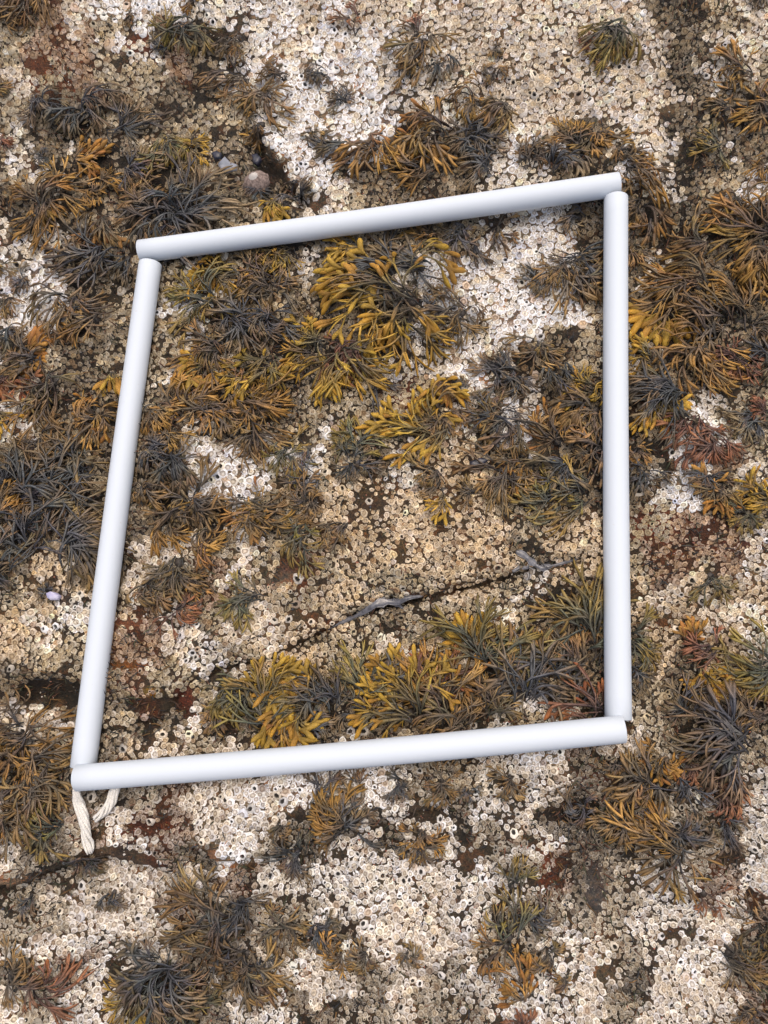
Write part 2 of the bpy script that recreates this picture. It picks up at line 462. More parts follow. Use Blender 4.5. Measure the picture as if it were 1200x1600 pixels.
cord([(121, 1219), (119, 1238), (122, 1252), (129, 1272), (135, 1296), (138, 1316), (141, 1334)], [.029, .027, .022, .018, .016, .015, .012],
     [11, 13, 16, 18, 18, 15, 9], 7, 'frayed loose end of the white cord', .9, .5)
cord([(184, 1218), (179, 1236), (174, 1252), (166, 1265), (157, 1274), (146, 1280)], [.021, .020, .019, .017, .014, .010], [15, 17, 16, 15, 14, 11], 6, 'second end of the white cord, bent to the left', .6, .3)

# ------------------------------------------------------------------ barnacles
NB = 6
def barnacle_template(seed, opened):
    r = np.random.default_rng(seed)
    a = np.linspace(0, 2 * np.pi, NB, endpoint=False) + r.uniform(-.16, .16, NB)
    jit = 1 + r.uniform(-.2, .2, NB)
    el = r.uniform(.72, .9)
    if opened: prof = [(1.0, -.15), (.60, .90), (.42, .30)]
    else:      prof = [(1.0, -.08), (.74, .72), (.60, .56)]
    rings = []
    for k, (rr, z) in enumerate(prof):
        e = 1 if k < 1 else el
        j = jit if k < 1 else 1 + (jit - 1) * .5
        rings.append(np.stack([rr * j * np.cos(a), rr * j * e * np.sin(a), np.full(NB, z) + (r.uniform(-.06, .06, NB) if k < 2 else 0)], -1))
    v = np.concatenate(rings + [np.array([[0, 0, .05 if opened else .70]])])
    i = np.arange(NB); j = (i + 1) % NB
    q = np.concatenate([np.stack([k * NB + i, k * NB + j, (k + 1) * NB + j, (k + 1) * NB + i], -1) for k in range(2)])
    t = np.stack([2 * NB + i, 2 * NB + j, np.full(NB, 3 * NB)], -1)
    return v, q, t
NT = 10
TPL = [[barnacle_template(100 + k, False) for k in range(NT)], [barnacle_template(200 + k, True) for k in range(NT)]]
BQ, BT = TPL[0][0][1], TPL[0][0][2]

OPEN_PX = [(578, 1125, 9), (568, 1142, 9), (548, 1143, 8), (347, 729, 8), (341, 745, 8), (332, 750, 7), (375, 730, 7), (28, 416, 9), (43, 415, 8),
           (37, 1142, 9), (193, 1170, 8), (17, 1045, 7), (28, 1125, 8), (1137, 999, 9), (1157, 995, 8), (1058, 983, 7), (1081, 906, 8), (903, 150, 9), (922, 158, 8),
           (835, 150, 8), (510, 738, 8), (502, 728, 7), (487, 710, 7), (577, 783, 7), (466, 904, 10), (143, 1247, 9), (392, 1265, 9), (235, 1282, 8), (128, 1383, 8),
           (85, 1330, 8), (532, 1220, 9), (433, 1242, 9), (443, 1252, 9), (658, 1362, 8), (630, 1376, 8), (568, 1443, 8), (581, 1449, 7), (594, 1468, 8),
           (665, 1427, 7), (657, 1412, 7), (643, 1501, 8), (613, 1515, 8), (690, 1523, 8), (627, 1575, 8), (528, 1365, 7), (1060, 1290, 8), (1049, 1287, 7),
           (1168, 1370, 8), (1013, 1548, 8), (1034, 1463, 7), (960, 1478, 8), (845, 1561, 8), (428, 970, 8), (451, 968, 8), (462, 944, 8), (815, 442, 8), (845, 528, 8),
           (688, 1280, 7), (95, 1150, 8), (65, 905, 7), (1053, 692, 8), (1050, 707, 8), (1118, 660, 7), (998, 768, 9), (700, 1030, 7), (740, 1134, 8), (590, 1160, 8), (871, 132, 6)]
PIPE_PX = [[(219, 393), (967, 288)], [(235, 412), (130, 1203)], [(962, 309), (966, 1128)], [(116, 1216), (977, 1139)]]

def place_barnacles():
    cand = []
    n = 300000
    r2 = np.random.default_rng(5)
    cx = r2.uniform(-100, 1300, n); cy = r2.uniform(-120, 1720, n)
    z = zone_at(cx, cy)
    cov = np.zeros(n); rad = np.zeros(n)
    for k, (c, rr, col) in ZONE.items():
        m = z == ord(k); cov[m] = c; rad[m] = rr
    rad *= np.exp(r2.normal(.04, .22, n)); rad[int(n * .6):] *= .68; rad = np.clip(rad, 2.2, 9.5)
    clump = fbm(cx / 26, cy / 26, 77)
    keep = r2.random(n) < np.clip(cov + clump * np.where(cov < .95, 1.7, .6) - .06, 0.02, 1)
    d, _ = polydist(cx, cy, CRACK); keep &= (d > 3.2) | (cx > 1000)
    d, _ = polydist(cx, cy, LEDGE); keep &= d > 7
    q = ((cx - 80) / 60) ** 2 + ((cy - 1082) / 24) ** 2; keep &= q > 1
    q = ((cx - 415) / 24) ** 2 + ((cy - 265) / 34) ** 2; keep &= q > 1
    wob = .7 * fbm(cx / 14, cy / 14, 404)
    for ex, ey, rx, ry in ((458, 882, 34, 17), (440, 903, 20, 9), (190, 974, 44, 7), (205, 1040, 38, 7), (240, 1100, 52, 15), (902, 1266, 36, 22), (930, 1385, 15, 42),
                           (240, 1292, 34, 9), (668, 1272, 30, 16), (850, 690, 26, 30), (1145, 1340, 22, 12), (180, 1505, 18, 10), (530, 1335, 14, 12), (945, 1520, 18, 14),
                           (625, 865, 10, 20), (690, 812, 16, 10), (560, 775, 9, 8), (500, 910, 12, 8), (296, 1092, 8, 24), (215, 60, 22, 10), (60, 100, 24, 12)):
        keep &= ((cx - ex) / rx) ** 2 + ((cy - ey) / ry) ** 2 + wob > 1
    for k, pp in enumerate(PIPE_PX):
        d, _ = polydist(cx, cy, pp); keep &= d > (12 if k else 9)
    out = [(x, y, r, True) for x, y, r in OPEN_PX]
    ids = np.where(keep)[0]
    cell = 16.0; grid = {}
    for k, (x, y, r, o) in enumerate(out): grid.setdefault((int(x // cell), int(y // cell)), []).append(k)
    for i in ids:
        x, y, r = cx[i], cy[i], rad[i]
        gx, gy = int(x // cell), int(y // cell); ok = True
        for a in (-1, 0, 1):
            for b in (-1, 0, 1):
                for k in grid.get((gx + a, gy + b), ()):
                    ox, oy, orr, _ = out[k]
                    if (ox - x) ** 2 + (oy - y) ** 2 < (.61 * (r + orr)) ** 2: ok = False; break
                if not ok: break
            if not ok: break
        if ok:
            grid.setdefault((gx, gy), []).append(len(out)); out.append((x, y, r, r2.random() < .075))
    return out
BARN = place_barnacles()
bxp = np.array([b[0] for b in BARN]); byp = np.array([b[1] for b in BARN]); brp = np.array([b[2] for b in BARN]); bop = np.array([b[3] for b in BARN])
bX, bY, bZ = on_rock(bxp, byp)
x2, y2 = unproj(bxp + 1, byp, bZ); x1, y1 = unproj(bxp, byp, bZ)
bR = brp * np.hypot(x2 - x1, y2 - y1)
eps = .006
gxn = -(ground(bX + eps, bY) - ground(bX - eps, bY)) / (2 * eps); gyn = -(ground(bX, bY + eps) - ground(bX, bY - eps)) / (2 * eps)
nn = len(BARN)
gxn = gxn * .8 + rng.normal(0, .16, nn); gyn = gyn * .8 + rng.normal(0, .16, nn)
NZ = np.stack([gxn, gyn, np.ones(nn)], -1); NZ /= np.linalg.norm(NZ, axis=1)[:, None]
ra = rng.uniform(0, 2 * np.pi, nn)
tx = np.stack([np.cos(ra), np.sin(ra), np.zeros(nn)], -1); tx -= NZ * (tx * NZ).sum(1)[:, None]; tx /= np.linalg.norm(tx, axis=1)[:, None]
ty = np.cross(NZ, tx)
hsc = rng.uniform(.5, 1.05, nn)
bzone = zone_at(bxp, byp)
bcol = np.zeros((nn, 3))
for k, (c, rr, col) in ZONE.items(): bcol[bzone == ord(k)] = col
bcol[:len(OPEN_PX)] = bcol[:len(OPEN_PX)] * .4 + np.array((.66, .61, .54)) * .6
patch = fbm(bxp / 70, byp / 70, 301)[:, None]
bcol *= np.exp(rng.normal(0, .17, (nn, 1)) + .35 * patch)
bcol *= np.exp(rng.normal(0, 1, (nn, 1)) * np.array([.03, 0, -.08]))
stain = rng.random(nn) < .05
bcol[stain] *= np.array((.66, .55, .46))
grey = np.interp(byp, [1100, 1250], [.08, .40])[:, None]
bcol = bcol * (1 - grey) + bcol.mean(1, keepdims=True) * .98 * grey      # the lower rock carries greyer shells
bcol = np.clip(bcol, .02, .88)
tplk = rng.integers(0, NT, nn)
nv = 3 * NB + 1
TV = np.array([[TPL[o][k][0] for k in range(NT)] for o in (0, 1)])       # 2, NT, nv, 3
def barnacle_world(ids):
    v = TV[bop[ids].astype(int), tplk[ids]] * bR[ids][:, None, None]
    return v[..., 0:1] * tx[ids][:, None] + v[..., 1:2] * ty[ids][:, None] + v[..., 2:3] * (NZ[ids] * hsc[ids][:, None])[:, None]
def barnacle_cols(ids):
    c = np.repeat(bcol[ids][:, None], nv, 1)
    base = c[:, :1]
    o = bop[ids][:, None, None]
    c[:, 0:NB] *= .94
    c[:, NB:2 * NB] = np.clip(base * 1.12, 0, .88)
    groove = np.where(o, base * .07, base * np.array((.46, .39, .33)))
    c[:, 2 * NB:3 * NB] = groove
    tint_op = np.array((1.0, .95, .85))
    c[:, 3 * NB:] = np.where(o, np.array((.012, .010, .010)), base * tint_op)
    return c
# the 300 that show largest are things of their own
vis = (bxp > 0) & (bxp < 1200) & (byp > 0) & (byp < 1600)
order = np.argsort(-(brp + 50 * (np.arange(nn) < len(OPEN_PX)) - 500 * ~vis))
big = order[:300]; rest = order[300:]
w = barnacle_world(rest); cl = barnacle_cols(rest)
w = w + np.stack([bX[rest], bY[rest], bZ[rest]], -1)[:, None]
offs = (np.arange(len(rest)) * nv)[:, None, None]
me = raw_mesh('barnacle_crust', w, (BQ[None] + offs).reshape(-1, 4), (BT[None] + offs).reshape(-1, 3), cl, mat=M_SHELL)
tag(obj('barnacle_crust', me), 'dense crust of small white, cream and tan barnacles over the rock', 'barnacles', kind='stuff')

def where_label(x, y):
    if y < 400 and x < 395 and y < 390 - (x - 219) * .14: return 'upper left of the frame, near the big grey wrack' if y > 150 else 'in the top left corner of the rock'
    if x < 1000 and y < 380 - (x - 230) * .137:
        if y < 130: return 'in the wide pale patch at the top edge'
        return 'in the pale patch just above the upper pipe'
    if x > 985:
        if y < 430: return 'beyond the upper right corner of the frame'
        if y < 820: return 'right of the frame among the orange wrack'
        if y < 1130: return 'right of the lower half of the right pipe'
        return 'in the lower right corner of the rock' if y > 1360 else 'beyond the lower right corner of the frame'
    lx = 235 - (y - 412) * .133
    if x < lx and y < 1230:
        if y < 650: return 'left of the upper half of the left pipe'
        if y < 1010: return 'left of the lower half of the left pipe'
        return 'on the rounded boss left of the lower left corner'
    ly = 1216 - (x - 116) * .0895
    if y > ly:
        if y < 1330: return 'just below the lower pipe, %s half' % ('left' if x < 540 else 'right')
        if x < 400: return 'in the lower left corner of the rock'
        return 'at the bottom edge, centre' if y > 1460 else 'midway between the lower pipe and the bottom edge'
    if y > 1060: return 'inside the frame along the lower pipe'
    if y > 880: return 'inside the frame beside the long crack'
    if x > 640: return 'inside the frame in the white upper right patch' if y < 560 else 'inside the frame, right of centre'
    if x > 420: return 'inside the frame, middle of the upper part' if y < 620 else 'inside the frame in the tan centre'
    return 'inside the frame, left side near the white patch'
opm_v = np.array((1, 1, .9)) * np.concatenate([np.stack([.54 * np.cos(np.linspace(0, 2 * np.pi, 8, endpoint=False)), .42 * np.sin(np.linspace(0, 2 * np.pi, 8, endpoint=False)), np.full(8, .58)], -1),
                        np.array([[-.26, 0, .80], [.26, 0, .80], [0, .035, .70], [0, -.035, .70]])])
opm_t = [(0, 1, 9), (1, 2, 9), (2, 10, 9), (2, 3, 10), (3, 8, 10), (3, 4, 8), (4, 5, 8), (5, 6, 8), (6, 11, 8), (6, 7, 11), (7, 9, 11), (7, 0, 9)]
wb = barnacle_world(big); cb = barnacle_cols(big)
for k, i in enumerate(big):
    me = raw_mesh('barnacle', wb[k], BQ, BT, cb[k], mat=M_SHELL)
    o = obj('barnacle', me, loc=(bX[i], bY[i], bZ[i]))
    wl = where_label(bxp[i], byp[i])
    tag(o, ('open barnacle with a dark hole ' if bop[i] else 'large closed pale barnacle ') + wl, 'barnacle', 'large barnacles ' + wl)
    if not bop[i]:
        v = opm_v * bR[i]
        v = v[:, 0:1] * tx[i] + v[:, 1:2] * ty[i] + v[:, 2:3] * NZ[i] * hsc[i] + NZ[i] * bR[i] * .05
        cc = np.repeat((bcol[i] * np.array((.95, .86, .72)))[None], 12, 0); cc[10:] *= .45
        obj('operculum', raw_mesh('operculum', v, tris=opm_t, cols=cc, mat=M_SHELL), o)

# ------------------------------------------------------------------ wrack tufts
PAL = {  # base, middle, tip
    'k': ((.050, .052, .058), (.100, .098, .096), (.22, .150, .080)),
    'b': ((.056, .053, .051), (.150, .112, .075), (.31, .185, .070)),
    'o': ((.058, .053, .050), (.190, .125, .068), (.42, .225, .058)),
    'y': ((.056, .053, .050), (.185, .135, .060), (.50, .300, .048)),
    'r': ((.056, .043, .042), (.170, .095, .068), (.33, .140, .066)),
    'l': ((.052, .056, .058), (.130, .122, .076), (.33, .225, .062))}
WORD = {'k': 'dark grey', 'b': 'brown', 'o': 'orange-brown', 'y': 'golden-tipped', 'r': 'reddish-brown', 'l': 'olive-tipped'}
# base x, y, frond length, direction (0 right, 90 down), half spread, palette, where, [options: n = fronds factor, f = share of swollen tips, lift]
T = [
 (60,-8,75,100,70,'b','hanging from the top edge near the left corner'),
 (15,10,55,140,60,'b','in the extreme top left corner'),
 (300,2,28,95,60,'o','cut by the top edge, a quarter across'),
 (298,42,82,92,34,'l','hanging above the grey mat, top left'),
 (262,78,34,170,50,'k','small, beside the olive one at top left'),
 (386,128,72,140,62,'b','on the left rim of the big pale patch'),
 (375,62,48,115,50,'b','small, on the pale patch edge near the top'),
 (410,195,55,140,50,'o','small, left rim of pale patch, lower end'),
 (208,30,26,150,70,'b','tiny sprig among pale barnacles, top left'),
 (70,165,55,60,100,'k','at the left end of the top left mat'),
 (128,168,66,40,100,'k','second from the left in the top left mat'),
 (185,205,72,15,75,'k','middle of the top left mat'),
 (245,228,62,5,60,'l','right end of the top left mat',{'f':.12}),
 (300,235,45,20,60,'y','right tip of the top left mat',{'f':.1}),
 (120,255,45,-15,50,'o','short bright, centre of the top left mat',{'f':.25}),
 (278,342,112,-95,120,'k','largest, radiating just above the upper left corner',{'n':1.7}),
 (250,338,80,175,50,'b','trailing left from the big grey tuft'),
 (200,270,60,10,80,'k','between the big grey tuft and the mat above'),
 (80,318,80,100,180,'o','star-shaped, near the left edge above the frame',{'n':1.4}),
 (150,300,50,60,100,'o','between the star-shaped tuft and the big grey one'),
 (170,350,60,110,60,'b','below the star-shaped tuft, to its right',{'f':.08}),
 (70,250,26,-90,150,'k','tiny spiky, above the star-shaped tuft'),
 (8,225,30,60,60,'r','cut by the left edge, upper part'),
 (-4,140,34,40,60,'b','cut by the left edge near the top'),
 (0,300,40,60,80,'b','cut by the left edge beside the star-shaped tuft'),
 (563,48,52,-145,16,'r','single flat frond on the pale patch top',{'n':.45}),
 (664,66,62,125,75,'b','middle of the big pale patch',{'n':1.3}),
 (690,102,48,95,36,'k','right below the brown one on the pale patch'),
 (655,105,55,95,30,'b','lower stems of the pale patch tuft'),
 (650,58,42,-105,22,'r','thin stalks rising from the pale patch tuft',{'n':.5}),
 (508,120,42,150,60,'k','small, on the pale patch, centre left'),
 (445,122,52,150,55,'b','small, on the pale patch, far left'),
 (537,158,38,110,170,'k','spiky star on the pale patch'),
 (487,212,24,60,120,'b','tiny, on the pale patch above the pipe'),
 (420,160,66,125,45,'b','leaning over the left rim of the pale patch'),
 (532,228,58,105,36,'k','hanging left of the pair above the upper pipe',{'n':1.2}),
 (590,224,76,112,34,'o','hanging right of the pair above the upper pipe',{'n':1.3}),
 (690,212,82,190,46,'o','sprawling left above the middle of the upper pipe',{'n':1.3,'f':.06}),
 (745,165,64,185,60,'o','upper end of the sprawl above the upper pipe'),
 (790,165,66,140,48,'b','right end of the sprawl above the upper pipe'),
 (735,215,66,70,120,'k','core of the sprawl above the upper pipe',{'n':1.2}),
 (668,262,72,140,26,'o','pointing down left onto the upper pipe'),
 (665,228,42,70,30,'o','thick orange blades above the upper pipe',{'n':.35,'f':.7,'fs':1.3}),
 (762,262,72,175,70,'k','lying along the top of the upper pipe'),
 (775,84,22,100,120,'b','tiny, right half of the pale patch, upper'),
 (772,118,26,100,120,'b','tiny, right half of the pale patch, lower'),
 (445,320,46,165,40,'y','small, pressed against the upper pipe, left part',{'f':.15}),
 (470,306,46,95,60,'k','small, against the upper pipe beside the hollow'),
 (412,300,36,130,70,'k','below the pink limpet'),
 (958,46,80,65,52,'l','curved, upper right on the pale patch',{'n':1.4}),
 (940,100,24,130,80,'b','tiny, under the curved olive one, upper right'),
 (912,66,18,100,120,'r','tiny, left of the curved olive one'),
 (1192,-6,46,140,70,'k','in the extreme top right corner'),
 (1165,118,62,170,55,'o','right edge, upper of three near the top'),
 (1195,175,70,175,60,'o','right edge, middle of three near the top'),
 (1135,170,48,150,60,'b','small, left of the three on the right edge'),
 (1118,228,52,140,60,'l','blurred, right of the groove near the top'),
 (1195,262,44,170,50,'o','right edge, lower of three near the top'),
 (822,262,54,-80,55,'b','rising behind the upper pipe, left of three'),
 (868,262,66,-72,45,'k','rising behind the upper pipe, middle of three',{'n':1.2}),
 (925,215,52,80,60,'o','rising behind the upper pipe, right of three'),
 (900,225,48,-130,60,'o','short, between the tufts behind the upper pipe'),
 (962,244,54,55,50,'b','above the right end of the upper pipe'),
 (984,266,78,65,48,'o','curving around the upper right corner',{'n':1.4}),
 (1002,330,66,88,34,'o','hanging right of the right pipe top'),
 (985,385,44,80,40,'b','beside the right pipe top, lower'),
 (1150,312,36,120,80,'b','small, right, above the large orange mass'),
 (1195,358,116,176,36,'o','upper fringe of the large mass on the right',{'n':1.5}),
 (1095,385,72,170,50,'b','left end of the upper fringe on the right'),
 (558,378,34,100,60,'k','just under the upper pipe, centre'),
 (676,372,46,165,50,'o','under the upper pipe, right of centre'),
 (722,366,56,140,80,'k','under the upper pipe, above the white patch'),
 (772,362,50,60,70,'b','under the upper pipe, upper edge of white patch',{'n':.7}),
 (905,340,50,170,60,'k','in the inner upper right corner',{'n':.6}),
 (162,388,82,118,50,'k','hanging left of the left pipe top',{'n':1.4}),
 (200,405,56,85,34,'k','squeezed against the left pipe top'),
 (118,470,74,118,58,'b','left of the left pipe, second from its top',{'n':1.2}),
 (150,500,60,150,50,'o','left of the left pipe, a third of the way down'),
 (62,560,60,150,80,'b','far left, beside the white patches'),
 (86,596,92,92,42,'b','hanging far left, level with the gold fronds',{'n':1.4}),
 (150,655,56,110,150,'o','bushy, touching the left pipe middle',{'n':1.3,'f':.08}),
 (176,585,34,100,30,'y','two gold blades touching the left pipe',{'n':.4,'f':.8,'fs':1.2}),
 (12,590,52,70,45,'r','left edge, with orange tips',{'f':.4}),
 (45,562,30,-10,14,'o','single bright blade on the far left',{'n':.3,'f':1,'fs':1.3}),
 (16,520,56,60,80,'k','left edge, below the white patches'),
 (4,645,30,60,50,'y','left edge, small and gold',{'f':.5}),
 (40,440,32,80,140,'k','small, on the white patches far left'),
 (0,420,38,60,70,'b','cut by the left edge beside the white patches'),
 (15,470,46,90,80,'b','left edge under the white patches'),
 (15,765,96,-40,70,'k','lower left mat, at the left edge',{'n':1.2}),
 (80,775,96,-60,100,'k','lower left mat, middle',{'n':1.4}),
 (140,735,76,170,80,'k','lower left mat, against the left pipe',{'n':1.2}),
 (115,705,70,130,80,'b','upper fringe of the lower left mat'),
 (60,690,50,100,90,'b','above the lower left mat, far left'),
 (40,845,100,-70,60,'k','lower left mat, bottom row, left',{'n':1.3}),
 (108,860,100,-60,50,'k','lower left mat, bottom row, right',{'n':1.4}),
 (125,830,86,-30,60,'b','lower left mat, right end under the left pipe',{'n':1.2}),
 (5,905,80,-60,60,'k','left edge under the lower left mat'),
 (10,810,70,-20,60,'o','left edge within the lower left mat'),
 (352,432,58,165,70,'y','inner upper left, first below the pipe',{'f':.45}),
 (330,470,66,170,75,'l','inner upper left, beside the left barnacles',{'n':1.3}),
 (378,500,64,120,130,'k','inner upper left, dark core',{'n':1.3}),
 (372,455,60,60,100,'b','inner upper left, right side'),
 (318,580,46,-140,30,'y','gold blades near the left pipe, upper third',{'n':.5,'f':.8,'fs':1.3}),
 (340,548,66,170,70,'b','inner left, middle of the long mat',{'n':1.3}),
 (392,592,56,140,70,'y','inner left, yellowish, in the long mat',{'f':.2}),
 (292,640,66,-100,90,'o','inner left, orange, near the left pipe',{'n':1.3,'f':.06}),
 (248,640,54,60,100,'o','squeezed inside the left pipe, upper'),
 (335,645,66,100,120,'b','inner left, bottom of the long mat',{'n':1.2}),
 (370,620,60,20,70,'o','inner left, right of the long mat'),
 (235,700,52,70,80,'k','squeezed inside the left pipe, middle'),
 (268,712,66,120,110,'k','inner left, dark, above the white patch',{'n':1.2}),
 (262,676,46,80,60,'o','small orange, above the left white patch'),
 (232,762,54,85,60,'b','squeezed inside the left pipe, below middle'),
 (300,785,66,100,110,'b','below the left white patch',{'n':1.2}),
 (268,808,60,80,70,'o','below the left white patch, nearer the pipe'),
 (325,835,64,165,60,'o','pointing left under the left white patch'),
 (385,790,56,120,90,'b','right below the left white patch',{'f':.06}),
 (425,800,64,140,80,'o','between the white patch and the tan centre',{'n':1.2}),
 (430,445,66,120,120,'b','upper middle, left of the gold fan',{'n':1.2}),
 (425,505,64,130,130,'k','upper middle, dark, under the brown one'),
 (450,395,50,100,60,'y','hanging from the upper pipe, left of centre'),
 (645,470,135,178,34,'y','big fan with broad gold tips, upper middle',{'n':1.1,'f':.6,'fs':1.35}),
 (640,500,88,125,36,'y','lower right side of the gold fan',{'n':1.4,'f':.10}),
 (610,425,90,190,50,'k','dark upper side of the gold fan',{'n':1.2}),
 (660,420,70,160,60,'k','behind the gold fan, towards the white patch'),
 (560,395,56,175,45,'y','above the gold fan, near the pipe',{'f':.3}),
 (556,552,92,125,42,'y','fan hanging under the gold fan',{'n':1.6,'f':.15}),
 (560,548,80,170,30,'r','stems to the left of the lower fan'),
 (500,545,62,-150,60,'y','left of the lower fan',{'f':.2}),
 (418,570,72,100,50,'y','left of the lower fan, further out',{'n':1.2,'f':.08}),
 (398,640,84,15,52,'o','sweeping right, left of centre',{'n':1.5}),
 (400,680,66,100,80,'b','above the left white patch, right side'),
 (450,700,66,70,50,'l','hanging towards the tan centre, left'),
 (722,490,60,120,75,'b','on the lower edge of the white patch',{'n':1.3}),
 (690,485,36,150,60,'k','small dark, right of the gold fan'),
 (702,595,34,95,30,'o','tiny blade beside the dark hollow right of centre',{'n':.35,'f':.7}),
 (715,600,34,100,100,'k','small dark, right of centre'),
 (684,664,84,160,48,'y','gold fan right of centre',{'n':1.2,'f':.55,'fs':1.2}),
 (690,655,50,60,100,'b','behind the gold fan right of centre'),
 (555,712,66,-105,60,'l','upright olive, exactly in the centre',{'n':1.1}),
 (558,722,42,60,120,'k','blue-grey base of the upright olive tuft'),
 (592,588,66,100,12,'k','long thin stalk left of centre',{'n':.3}),
 (492,745,58,170,60,'k','left of the upright olive tuft'),
 (485,785,56,150,100,'b','below left of the upright olive tuft'),
 (540,820,56,140,40,'b','pale brown on the tan centre'),
 (480,830,60,160,40,'l','left part of the tan centre'),
 (682,740,58,110,60,'b','below the gold fan right of centre'),
 (692,765,44,95,24,'y','single gold blade below the right gold fan',{'n':.4,'f':.5}),
 (738,770,40,110,70,'b','small, between the centre and the right mat'),
 (780,580,54,120,140,'k','dark, below the white patch',{'n':1.2}),
 (770,650,62,130,110,'k','dark, right of the gold fan'),
 (755,645,40,160,40,'o','small orange, right of the gold fan'),
 (795,665,64,110,100,'b','right of centre, upper part of the right mat'),
 (790,735,74,130,80,'b','right of centre, lower part of the right mat',{'n':1.2}),
 (890,425,78,105,85,'b','large, inside the right pipe near its top',{'n':1.6}),
 (905,405,60,60,90,'k','dark core inside the right pipe top'),
 (852,440,46,160,60,'k','left of the large one inside the right pipe'),
 (842,540,50,125,70,'b','small, right side, below the white patch'),
 (872,575,66,95,50,'k','grey, hanging right of the dark hollow',{'n':1.2}),
 (805,592,46,110,100,'k','small dark, right side'),
 (930,610,52,130,60,'y','small gold, touching the right pipe',{'f':.15}),
 (930,640,66,165,60,'b','touching the right pipe, upper middle',{'n':1.3}),
 (935,700,66,170,60,'b','touching the right pipe, middle',{'n':1.3}),
 (872,690,62,190,50,'o','right mat, orange left tip',{'n':1.2,'f':.1}),
 (885,728,66,160,80,'k','right mat, dark centre',{'n':1.3}),
 (912,765,82,165,48,'l','right mat, lower right',{'n':1.5}),
 (862,780,70,150,55,'l','right mat, lowest',{'n':1.3}),
 (830,730,54,150,60,'o','right mat, left part',{'f':.08}),
 (1090,452,98,185,50,'o','large mass on the right, left lobe',{'n':1.6}),
 (1195,408,100,190,45,'o','large mass on the right, upper right lobe',{'n':1.5}),
 (1155,500,90,-105,42,'o','large mass on the right, upright fan',{'n':1.5}),
 (1120,512,90,185,55,'b','large mass on the right, middle',{'n':1.4}),
 (1052,492,50,175,26,'y','two broad gold blades by the right pipe',{'n':.45,'f':1.0,'fs':1.8}),
 (1105,552,98,172,58,'o','large mass on the right, lower middle',{'n':1.6}),
 (1062,612,92,190,52,'k','grey fan touching the right pipe outside',{'n':1.6}),
 (1015,560,44,180,40,'y','gold tip of the right mass by the pipe',{'f':.25}),
 (1030,628,50,110,34,'y','gold fan outside the right pipe, middle',{'f':.6}),
 (1150,560,62,110,90,'r','large mass on the right, reddish lower end'),
 (1178,512,60,30,60,'b','large mass on the right, right end'),
 (1195,560,60,120,80,'k','right edge below the large mass'),
 (1085,658,66,130,60,'r','below the large mass, left one'),
 (1112,688,62,100,90,'r','below the large mass, lower one',{'n':1.2}),
 (1172,655,60,140,80,'k','right edge, dark, below the large mass'),
 (1198,648,40,190,40,'r','right edge, small and red'),
 (1100,742,44,90,100,'k','right, dark, in the middle of the edge'),
 (1120,762,54,100,60,'o','right, small, above the bare red rock',{'f':.12}),
 (1205,782,60,150,60,'y','right edge, gold, above the crack level',{'n':1.2,'f':.12}),
 (1165,805,46,150,60,'l','right edge, olive, above the crack level'),
 (1000,735,46,110,70,'k','just outside the right pipe, middle'),
 (993,705,34,60,70,'o','tiny, just outside the right pipe'),
 (280,880,78,100,28,'b','hanging left of the tan centre, near the pipe',{'n':1.1}),
 (240,912,56,120,70,'b','squeezed inside the left pipe, lower part'),
 (248,922,24,80,170,'k','tiny spiky star inside the left pipe'),
 (285,945,56,95,50,'r','above the crack, left'),
 (300,900,44,30,50,'o','small orange, left, above the crack',{'n':.7}),
 (398,930,66,165,50,'l','pointing left, above the crack',{'n':1.1}),
 (78,925,26,-90,150,'k','tiny spiky star with the mauve shell'),
 (398,1082,72,185,70,'l','left end of the lower row',{'n':1.5}),
 (345,1118,50,150,60,'b','below the left end of the lower row'),
 (425,1135,86,-105,42,'l','lower row, second from the left',{'n':1.4}),
 (428,1085,60,-100,40,'y','lower row, second from the left, gold top',{'f':.55,'fs':1.1}),
 (485,1110,84,-112,40,'y','lower row, broad gold blades',{'n':1.3,'f':.75,'fs':1.35}),
 (522,1095,88,-95,40,'k','lower row, right of the broad gold blades',{'n':1.4}),
 (565,1085,76,-85,42,'l','lower row, middle',{'n':1.3}),
 (600,1080,60,-60,50,'k','lower row, dark gap right of middle'),
 (640,1115,104,-100,34,'y','lower row, tall gold spikes',{'n':1.5,'f':.5,'fs':1.1}),
 (695,1095,96,-92,32,'o','lower row, right of the tall gold spikes',{'n':1.4,'f':.2}),
 (670,1070,70,-75,40,'r','lower row, reddish upper tips',{'f':.2}),
 (762,1035,106,-100,44,'l','tall olive fan right of the lower row',{'n':1.8}),
 (732,1012,50,-80,30,'y','broad gold forks on the tall olive fan',{'n':.6,'f':1.0,'fs':1.4}),
 (790,1055,96,-60,40,'b','right side of the tall olive fan',{'n':1.4}),
 (705,1135,76,-90,50,'b','lower row, bottom right',{'n':1.2}),
 (455,1150,52,-125,40,'o','lower row, near the lower pipe, left',{'f':.2}),
 (490,1140,50,-95,80,'k','lower row, dark, near the lower pipe, left'),
 (770,1110,66,-100,60,'b','lower row, near the lower pipe, right'),
 (560,1125,50,-80,60,'k','lower row, near the lower pipe, middle',{'n':.7}),
 (925,1000,100,-112,40,'l','tall yellow-green fan inside the right pipe',{'n':1.7}),
 (815,1085,108,-82,34,'k','tall blue-grey, right end of the lower row',{'n':1.8}),
 (868,1058,96,-85,46,'k','blue-grey, between the two tall fans',{'n':1.5}),
 (915,1040,66,-100,60,'b','small, beneath the yellow-green fan'),
 (855,1030,60,-140,50,'o','between the two tall fans, orange tips'),
 (928,1112,98,-98,16,'r','narrow upright, inner lower right corner',{'n':.8,'f':.35}),
 (895,1090,56,-90,70,'k','dark, inner lower right corner'),
 (985,1005,60,-10,60,'l','sticking out right of the right pipe, low',{'n':1.2}),
